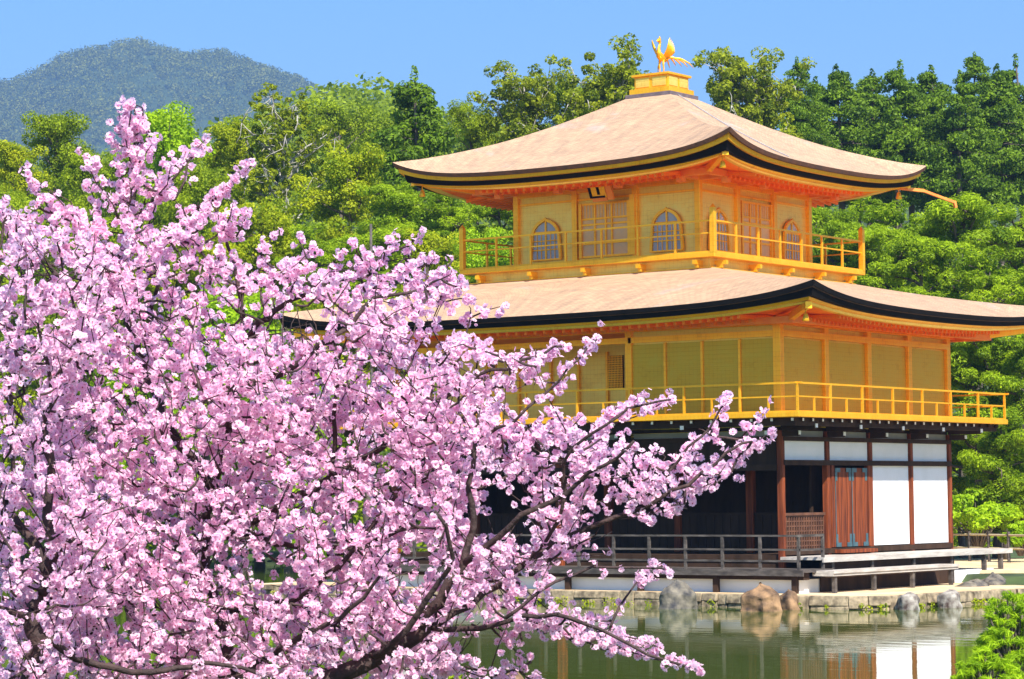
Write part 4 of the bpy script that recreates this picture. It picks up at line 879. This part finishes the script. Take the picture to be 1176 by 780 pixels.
# (photo x, photo y, distance), radius in photo pixels at start/end
RIGHT = [
 ([(215,1035,11.0),(235,930,11.0),(300,840,11.0),(370,784,11.0),(428,757,11.0),(479,729,11.0),(490,721,11.0)], 14, 8),
 ([(490,721,11.0),(492,704,10.95),(518,670,10.9),(533,647,10.9),(541,618,10.9),(544,595,10.9),(538,560,10.9),(545,510,10.9),(553,470,10.9)], 7, 1.8),
 ([(533,647,10.9),(572,618,10.8),(600,593,10.75),(650,565,10.7),(691,535,10.6),(730,505,10.5)], 4.2, 1.6),
 ([(490,721,11.0),(510,713,11.0),(536,698,11.05),(556,682,11.1),(600,649,11.1),(671,607,11.1),(740,582,11.05),(790,556,11.0),(835,520,11),(860,505,11)], 5, 1.4),
 ([(495,723,11.0),(551,720,10.9),(582,711,10.8),(640,705,10.7),(690,725,10.6),(745,752,10.6),(800,766,10.6)], 3.5, 1.2),
 ([(428,757,11.0),(455,735,10.8),(490,690,10.7),(520,640,10.6),(500,590,10.5)], 4.5, 2),
 ([(300,840,11.0),(270,780,11.3),(250,700,11.5),(233,636,11.6),(267,613,11.5),(300,593,11.4),(346,570,11.3),(379,547,11.3),(423,525,11.2),(464,496,11.2),(490,481,11.2),(530,440,11.2),(600,415,11.1),(650,395,11.1)], 8, 1.3),
 ([(233,636,11.6),(245,560,11.5),(262,490,11.4),(268,450,11.4),(274,417,11.4),(281,378,11.4),(277,340,11.4),(268,301,11.4),(256,265,11.4),(245,235,11.4)], 5, 1.3),
 ([(279,396,11.4),(300,373,11.3),(313,358,11.3),(336,346,11.3),(380,320,11.3),(425,300,11.3),(470,285,11.3)], 4.5, 1.2),
 ([(277,335,11.4),(236,295,11.5),(223,278,11.5)], 2.2, 1), 
 ([(268,450,11.4),(315,432,11.2),(354,409,11.1),(377,391,11.0),(400,375,11.0),(420,347,11),(443,340,11),(490,330,11),(520,300,11)], 4, 1.2),
 ([(379,547,11.3),(385,480,11.2),(388,429,11.1),(390,409,11.0),(397,388,11.0)], 3, 1.2),
 ([(245,560,11.5),(200,500,11.6),(165,420,11.7),(140,340,11.7),(138,300,11.7),(151,228,11.7),(156,197,11.7),(159,151,11.7),(154,115,11.7)], 6, 1.5),
 ([(142,290,11.7),(179,226,11.7),(215,187,11.7),(235,165,11.7)], 2.2, 1), ([(185,300,11.6),(215,254,11.6),(246,228,11.6),(290,190,11.6)], 2.4, 1),
 ([(165,420,11.7),(185,300,11.6)], 3, 2.2),
 ([(267,613,11.5),(330,625,11.2),(400,630,11.1),(460,610,11.0),(510,605,10.9)], 3.5, 1.2),
 ([(250,700,11.5),(330,690,11.2),(390,650,11.1),(430,600,11.1),(470,560,11.1),(500,530,11.1)], 4, 1.3),
 ([(600,649,11.1),(640,600,10.9),(650,530,10.8),(690,490,10.7),(740,465,10.7),(772,458,10.7)], 2.6, 1),
 ([(740,582,11.05),(780,530,11.0),(815,490,11),(836,458,11)], 2, 1), ([(545,510,10.9),(590,480,10.8),(640,440,10.8),(684,388,10.8)], 2.2, 1),
 ([(270,780,11.3),(330,740,10.9),(400,700,10.7),(440,660,10.6)], 4.5, 1.5), ([(582,711,10.8),(620,680,10.8),(680,650,10.8),(740,655,10.8),(768,650,10.8)], 2.2, .9),
 ([(640,705,10.7),(665,715,10.7),(700,713,10.7)], 1.6, .9)]
SPR = [(158,150,152,116),(160,160,168,140),(155,175,136,128),(158,190,175,165),(152,210,130,182),(150,225,172,200),(145,260,120,222),(148,250,178,238),(130,300,105,262),(175,290,200,262),(225,240,262,212),(205,275,240,240),(180,226,196,190),(135,330,100,300),(300,330,345,300),(256,265,248,222),(80,300,60,250),(100,290,88,240),(30,290,40,235),(10,280,2,240),(400,320,436,286),(480,330,520,312),(540,365,575,352),(430,330,470,305),(330,320,360,285),(60,245,22,188),(140,235,92,170),(120,265,100,208),(95,258,55,217),(30,275,3,222),(159,151,150,118),(157,180,118,158),(156,170,128,143),(156,205,160,160),(215,187,238,158),(190,215,205,178),(170,260,180,220),(246,228,292,188),(262,270,285,240),(300,295,325,260),(256,265,268,232),(375,315,394,286),(355,305,340,270),(420,305,408,280),(440,300,452,268),(465,287,482,266),(475,310,502,294),(505,348,548,344),(500,330,533,320),(600,420,645,395),(640,440,686,386),(690,490,772,457),(700,485,744,448),(670,520,708,468),(815,500,838,455),(850,508,893,493),(850,505,882,468),(800,545,858,528),(735,664,769,651),(700,740,804,767),(690,725,760,745),(610,495,634,474),(640,500,668,478),(780,530,800,505),(665,715,702,712),(40,300,15,245),(150,270,146,235),(130,300,110,250),(225,300,215,255),(560,410,528,384),(570,640,592,625),(560,715,600,735),(620,715,655,735),(580,735,610,760),(490,760,520,740),(156,235,125,205),(165,235,190,205),(215,254,200,230)]
LEFT = [
 ([(10,1035,10.4),(20,900,10.4),(34,780,10.4),(44,744,10.4),(40,725,10.4),(36,708,10.4),(46,690,10.4),(55,667,10.4),(60,631,10.4),(55,593,10.4),(58,554,10.4),(58,508,10.4),(52,488,10.4),(60,440,10.4),(45,380,10.4)], 14, 1.5),
 ([(55,662,10.4),(36,618,10.5),(5,580,10.6),(-30,540,10.7),(-60,480,10.8)], 6.5, 3), ([(38,712,10.4),(0,700,10.3),(-40,680,10.2)], 4.5, 3),
 ([(46,695,10.4),(60,692,10.4),(80,690,10.4)], 2.5, 1.2), ([(60,640,10.4),(80,622,10.4),(107,600,10.4),(140,560,10.4)], 3, 1.2),
 ([(58,530,10.4),(35,490,10.5),(0,455,10.5)], 3, 1.4), ([(60,440,10.4),(90,390,10.4),(75,320,10.4),(60,260,10.4)], 2.2, 1),
 ([(45,725,10.4),(70,745,10.4),(110,765,10.5),(190,770,10.5),(218,762,10.5),(251,763,10.5),(300,773,10.5)], 5, 2),
 ([(5,580,10.6),(15,520,10.6),(10,460,10.6),(20,400,10.6),(30,340,10.6),(20,280,10.6)], 3, 1),
 ([(-60,480,10.8),(-30,380,10.8),(-5,300,10.8),(10,240,10.8)], 3, 1.2)]
BACK = [([(185,1010,14.2),(165,800,14),(148,690,14),(140,630,14),(132,590,14),(110,500,14),(90,420,14),(80,350,14)], 9, 2),
        ([(140,630,14),(118,600,13.8),(100,560,13.7),(70,500,13.6),(20,450,13.6)], 6, 2),
        ([(148,700,14),(190,640,13.6),(225,590,13.4),(300,520,13.3),(330,470,13.3),(350,420,13.3)], 5, 1.6),
        ([(225,590,13.4),(280,600,13.2),(350,600,13.1),(430,560,13.0),(520,540,12.9),(590,520,12.9)], 5, 1.6)]
PINK = [(0,222),(18,250),(45,243),(75,262),(100,252),(128,262),(140,250),(168,258),(205,262),(240,258),(262,290),(290,300),(318,296),(355,302),(380,300),(412,290),(440,296),(470,292),(505,300),(535,322),(520,345),(490,350),(470,375),(490,400),(528,388),(560,400),(600,408),(640,402),(610,440),(565,462),(560,480),(610,482),(655,472),(670,500),(720,505),(752,520),(770,545),(800,512),(835,528),(852,540),(800,566),(765,596),(725,592),(705,618),(695,642),(650,655),(615,655),(600,640),(590,660),(610,685),(560,690),(525,700),(500,728),(520,750),(560,765),(620,782),(-10,790)]
PINK2 = [(590,690),(640,695),(690,718),(720,745),(690,742),(640,725),(560,725),(540,740),(530,775),(600,770),(620,782),(500,782),(500,728),(540,705)]
GAPS = [(330,270,22,22),(400,330,0,0),(118,222,20,14),(352,368,26,9),(590,600,16,22),(545,600,8,8),(335,445,8,5),(25,455,10,14),(155,465,9,12),(575,560,14,14),(700,600,30,22),(645,530,12,10),(410,590,11,8),(310,655,17,14),(440,560,10,8),(480,640,14,14),(210,500,10,12),(300,270,20,12),(230,330,10,10),(345,350,12,12),(560,735,40,22),(470,660,10,10),(110,430,8,8),(260,660,8,8),(420,420,12,8),(30,620,10,22),(515,465,6,6),(450,340,6,8),(180,330,7,7)]
def inpoly(x, y, P):
    c = False; j = len(P)-1
    for i in range(len(P)):
        xi, yi = P[i]; xj, yj = P[j]
        if (yi > y) != (yj > y) and x < (xj-xi)*(y-yi)/(yj-yi)+xi: c = not c
        j = i
    return c
def topix(p):
    v = np.array(p)-CAMP; w_ = v@FW; return PU+F*(v@RT)/w_, 390-F*(v@UP)/w_, w_
def cherry(name, label, limbs, poly, nfill, dr, base, seed, owner, dens=1.0, name_spr=True, clear=True, flower_r=.0142):
    r = np.random.default_rng(seed); b0 = lp([base])[0]; b0[2] = .93
    root = empty(name, b0, label, 'tree', 'flowering cherry trees on the near bank'); NODES = []; FL = []; trunk = MB(); tw = MB(); off = b0
    lim_objs = []
    for li, (pts, ra, rb) in enumerate(limbs):
        P = lp(pts); R = list(np.linspace(ra, rb, len(P))**1.0*PX*(pts[0][2]/11)); Q, RQ = catmull(P, R)
        jit = r.normal(size=(len(Q), 3))*.006
        Q = [q_+jit[i] for i, q_ in enumerate(Q)]
        mb = MB(); mb.tube([q_-off for q_ in Q], RQ, 8); o = mb.build('trunk' if li == 0 else 'limb', 'bark', root, True)
        NODES += [(q_, rr_) for q_, rr_ in zip(Q, RQ)]
        # blossoms ride on the thin outer part of every limb
        for q_, rr_ in zip(Q, RQ):
            if rr_ < 3.2*PX: FL.append((q_, .030, 3 if rr_ > 1.6*PX else 9 if q_[2] > at(0, 240, 11)[2] else 7))
    NP = np.array([n[0] for n in NODES])
    # fill: twigs seeded through the crown, tied to the nearest wood
    seeds = []
    tries = 0
    while len(seeds) < nfill and tries < nfill*60:
        tries += 1; x = r.uniform(-60, 870); y = r.uniform(215, 800)
        if not any(inpoly(x, y, P_) for P_ in poly): continue
        if not owner(x, y): continue
        if r.random() > np.interp(y, [230, 330, 430], [.30, .6, 1]): continue
        if x > 560 and y < 440 and r.random() > .6: continue
        if any(((x-gx)/(gw+12))**2+((y-gy)/(gh+12))**2 < 1 for gx, gy, gw, gh in GAPS if gw and r.random() < .93): continue
        seeds.append((x, y, r.uniform(*dr)))
    ends = {}
    if name_spr:
        for (x0, y0, x1, y1) in SPR:
            if owner(x1, y1): ends[len(seeds)] = at(x1, y1, 11.15+r.normal()*.08); seeds.append((x0, y0, 11.2)) 
    S = np.array([at(*s_) for s_ in seeds]); d0 = np.array([np.min(np.linalg.norm(NP-s_, axis=1)) for s_ in S]); order = np.argsort(d0)
    for oi in order:
        e = S[oi]; dd = np.linalg.norm(NP-e, axis=1)+.15*np.maximum(0, NP[:, 2]-e[2])*3; j = int(np.argmin(dd)); a = NP[j]; L = np.linalg.norm(e-a)
        if L < .06 and oi not in ends: continue
        if L < .06: e = a+(e-a)/(L+1e-9)*.06; L = .06
        mid = a*.5+e*.5+r.normal(size=3)*.06*L+np.array([0,0,-.08*L]); path, rp = catmull([a, mid, e], [min(.012, .0048+.006*L), .005+.003*L, .0030], .055)
        tw.tube([p_-off for p_ in path], rp, 5)
        tl_ = .10+.22*r.random(); dirn = unit((e-a)/(L+1e-6)*.8+np.array([0,0,.45])+r.normal(size=3)*.35)
        tip = e+dirn*tl_; px, py, _ = topix(tip)
        if not any(inpoly(px, py-6, P_) for P_ in poly): tip = e+dirn*tl_*.25
        tpth = [e, (e+tip)/2+r.normal(size=3)*.012, tip]; tw.tube([p_-off for p_ in tpth], [.0030, .0024, .0016], 4)
        spr = oi in ends
        if spr:
            tip = ends[oi]; tpth = [e, (e+tip)/2+r.normal(size=3)*.012, tip]; tw.tube([p_-off for p_ in tpth], [.0045, .003, .0015], 5)
            for t_ in np.arange(0, 1.01, .028/max(np.linalg.norm(tip-e), .05)): FL.append((e*(1-t_)+tip*t_, .027*(1.2-.6*t_), 9))
        n = len(path)
        for i_, p_ in enumerate(path):
            if i_ > n*.3: FL.append((p_, .030, 5))
        for t_ in np.arange(0, 1.01, .045/max(np.linalg.norm(tip-e), .05)): FL.append((e*(1-t_)+tip*t_, .030, 6))
        NP = np.vstack([NP, np.array(path[::2]+[tip])])
    tw.build('twigs', 'bark', root, True)
    # flowers: five notched petals each, cupped, on all sides of the twig
    C = []; DN = []
    for p_, s_, k_ in FL:
        px, py, _ = topix(p_)
        if any(((px-gx)/gw)**2+((py-gy)/gh)**2 < 1 for gx, gy, gw, gh in GAPS if gw) and k_ != 9 and r.random() < .9: continue
        if k_ != 9 and smoothnoise(px/17, py/17, 77) < np.interp(py, [230, 400, 600], [-.42, -.66, -.95]): continue
        if r.random() < .47*k_*dens:                     # a puff of blossoms opening outwards from one spur
            k2 = 3+r.integers(0, 7); d_ = unit(r.normal(size=(k2, 3))-.25*FW); pr_ = r.uniform(.006, .017); C.append(p_+r.normal(size=3)*s_*.62+d_*pr_); DN.append(d_)
    C = np.concatenate(C); DN = np.concatenate(DN)
    thick = [(q_, rr_) for q_, rr_ in NODES if rr_ > 1.9*PX and topix(q_)[1] > 330]
    if clear and thick:
        T = np.array([topix(q_) for q_, _ in thick]); TR = np.array([rr_/PX for _, rr_ in thick]); v = C-CAMP; wz = v@FW; cu = PU+F*(v@RT)/wz; cv = 390-F*(v@UP)/wz
        keep = np.ones(len(C), bool)
        for (tu, tv_, tw_), tr in zip(T[::2], TR[::2]): keep &= ~((np.hypot(cu-tu, cv-tv_) < tr*.9+2.5) & (wz < tw_+.05))
        keep |= r.random(len(C)) < .10; C = C[keep]; DN = DN[keep]
    C = C-off; N = len(C); print(name, 'flowers', N)
    nrm = unit(DN+r.normal(size=(N, 3))*.35); t = unit(np.cross(nrm, r.normal(size=(N, 3)))); bb = np.cross(nrm, t)
    sz = flower_r*r.uniform(.55, 1.25, N); V = []; opn = r.uniform(.15, .8, N)
    tone = np.clip(r.normal(.62, .25, N), 0, 1)
    for k_ in range(5):
        a = 2*math.pi*k_/5
        def pt_(ang, rad, h): return C+((t*math.cos(ang)+bb*math.sin(ang))*rad[:, None]+nrm*h[:, None])
        V += [pt_(a, sz*.10, sz*0), pt_(a-.64, sz*.74, sz*opn*.40), pt_(a-.33, sz*1.0, sz*opn*.66), pt_(a, sz*.94, sz*opn*.52), pt_(a+.33, sz*1.0, sz*opn*.66), pt_(a+.64, sz*.74, sz*opn*.42)]
    for k_ in range(5):
        a = 2*math.pi*k_/5+.3; V.append(C+((t*math.cos(a)+bb*math.sin(a))*(sz*.20)[:, None]+nrm*(sz*(.16+.05*opn))[:, None]))
    V = np.stack(V, 1); nv_ = V.shape[1]; b_ = (np.arange(N)*nv_)[:, None]
    Fp = np.concatenate([b_+np.array([k_*6+i for i in q4]) for k_ in range(5) for q4 in ((0,1,2,3),(0,3,4,5))])
    Fc = b_+np.arange(30, 35)
    tv = np.tile(tone[:, None], (1, nv_)); tv[:, 0:30:6] = 0; tv = np.clip(tv, 0, 1)
    me = fast_mesh('blossoms', V.reshape(-1, 3), [Fp, Fc], [MT['petal'], MT['bud']], np.concatenate([np.zeros(len(Fp)), np.ones(len(Fc))]), tv.ravel())
    link('blossoms', me, root); return root
own_l = lambda x, y: x < 95+30*math.sin(y/45)
own_r = lambda x, y: x > 75+30*math.sin(y/45)
cherry('cherry_tree', 'pink cherry tree whose thick limb crosses the bottom middle toward the pavilion', RIGHT, [PINK, PINK2], 1800, (10.75, 11.55), (215, 1013, 11.0), 41, own_r)
cherry('cherry_tree', 'pink cherry tree at the left edge with a dark upright forked stem', LEFT, [PINK], 400, (10.1, 10.9), (10, 1013, 10.4), 42, own_l)
cherry('cherry_tree', 'farther pink cherry tree with greyish thick stems seen between the two nearer ones', BACK, [PINK], 300, (12.7, 14.0), (185, 980, 14.2), 43, lambda x, y: x < 640 and y > 360, dens=.8, name_spr=False)
# ================================================================== air
USE_HAZE = True
if USE_HAZE:
    hz = MB(); 
    P = [wxy(f, r_) for f, r_ in ((-60, -3500), (-60, 3500), (6500, 3500), (6500, -3500))]
    hz.prism(P, -45, 620); m = bpy.data.materials.new('haze'); m.use_nodes = True; n = m.node_tree.nodes; n.remove(n['Principled BSDF'])
    v = n.new('ShaderNodeVolumePrincipled'); v.inputs['Density'].default_value = .00026; v.inputs['Color'].default_value = (.33, .58, 1, 1); v.inputs['Anisotropy'].default_value = .2
    m.node_tree.links.new(v.outputs[0], n['Material Output'].inputs['Volume']); MT['haze'] = m
    tagit(hz.build('haze', 'haze'), kind='stuff')
print('objects', len(bpy.data.objects), 'faces', sum(len(m.polygons) for m in bpy.data.meshes))
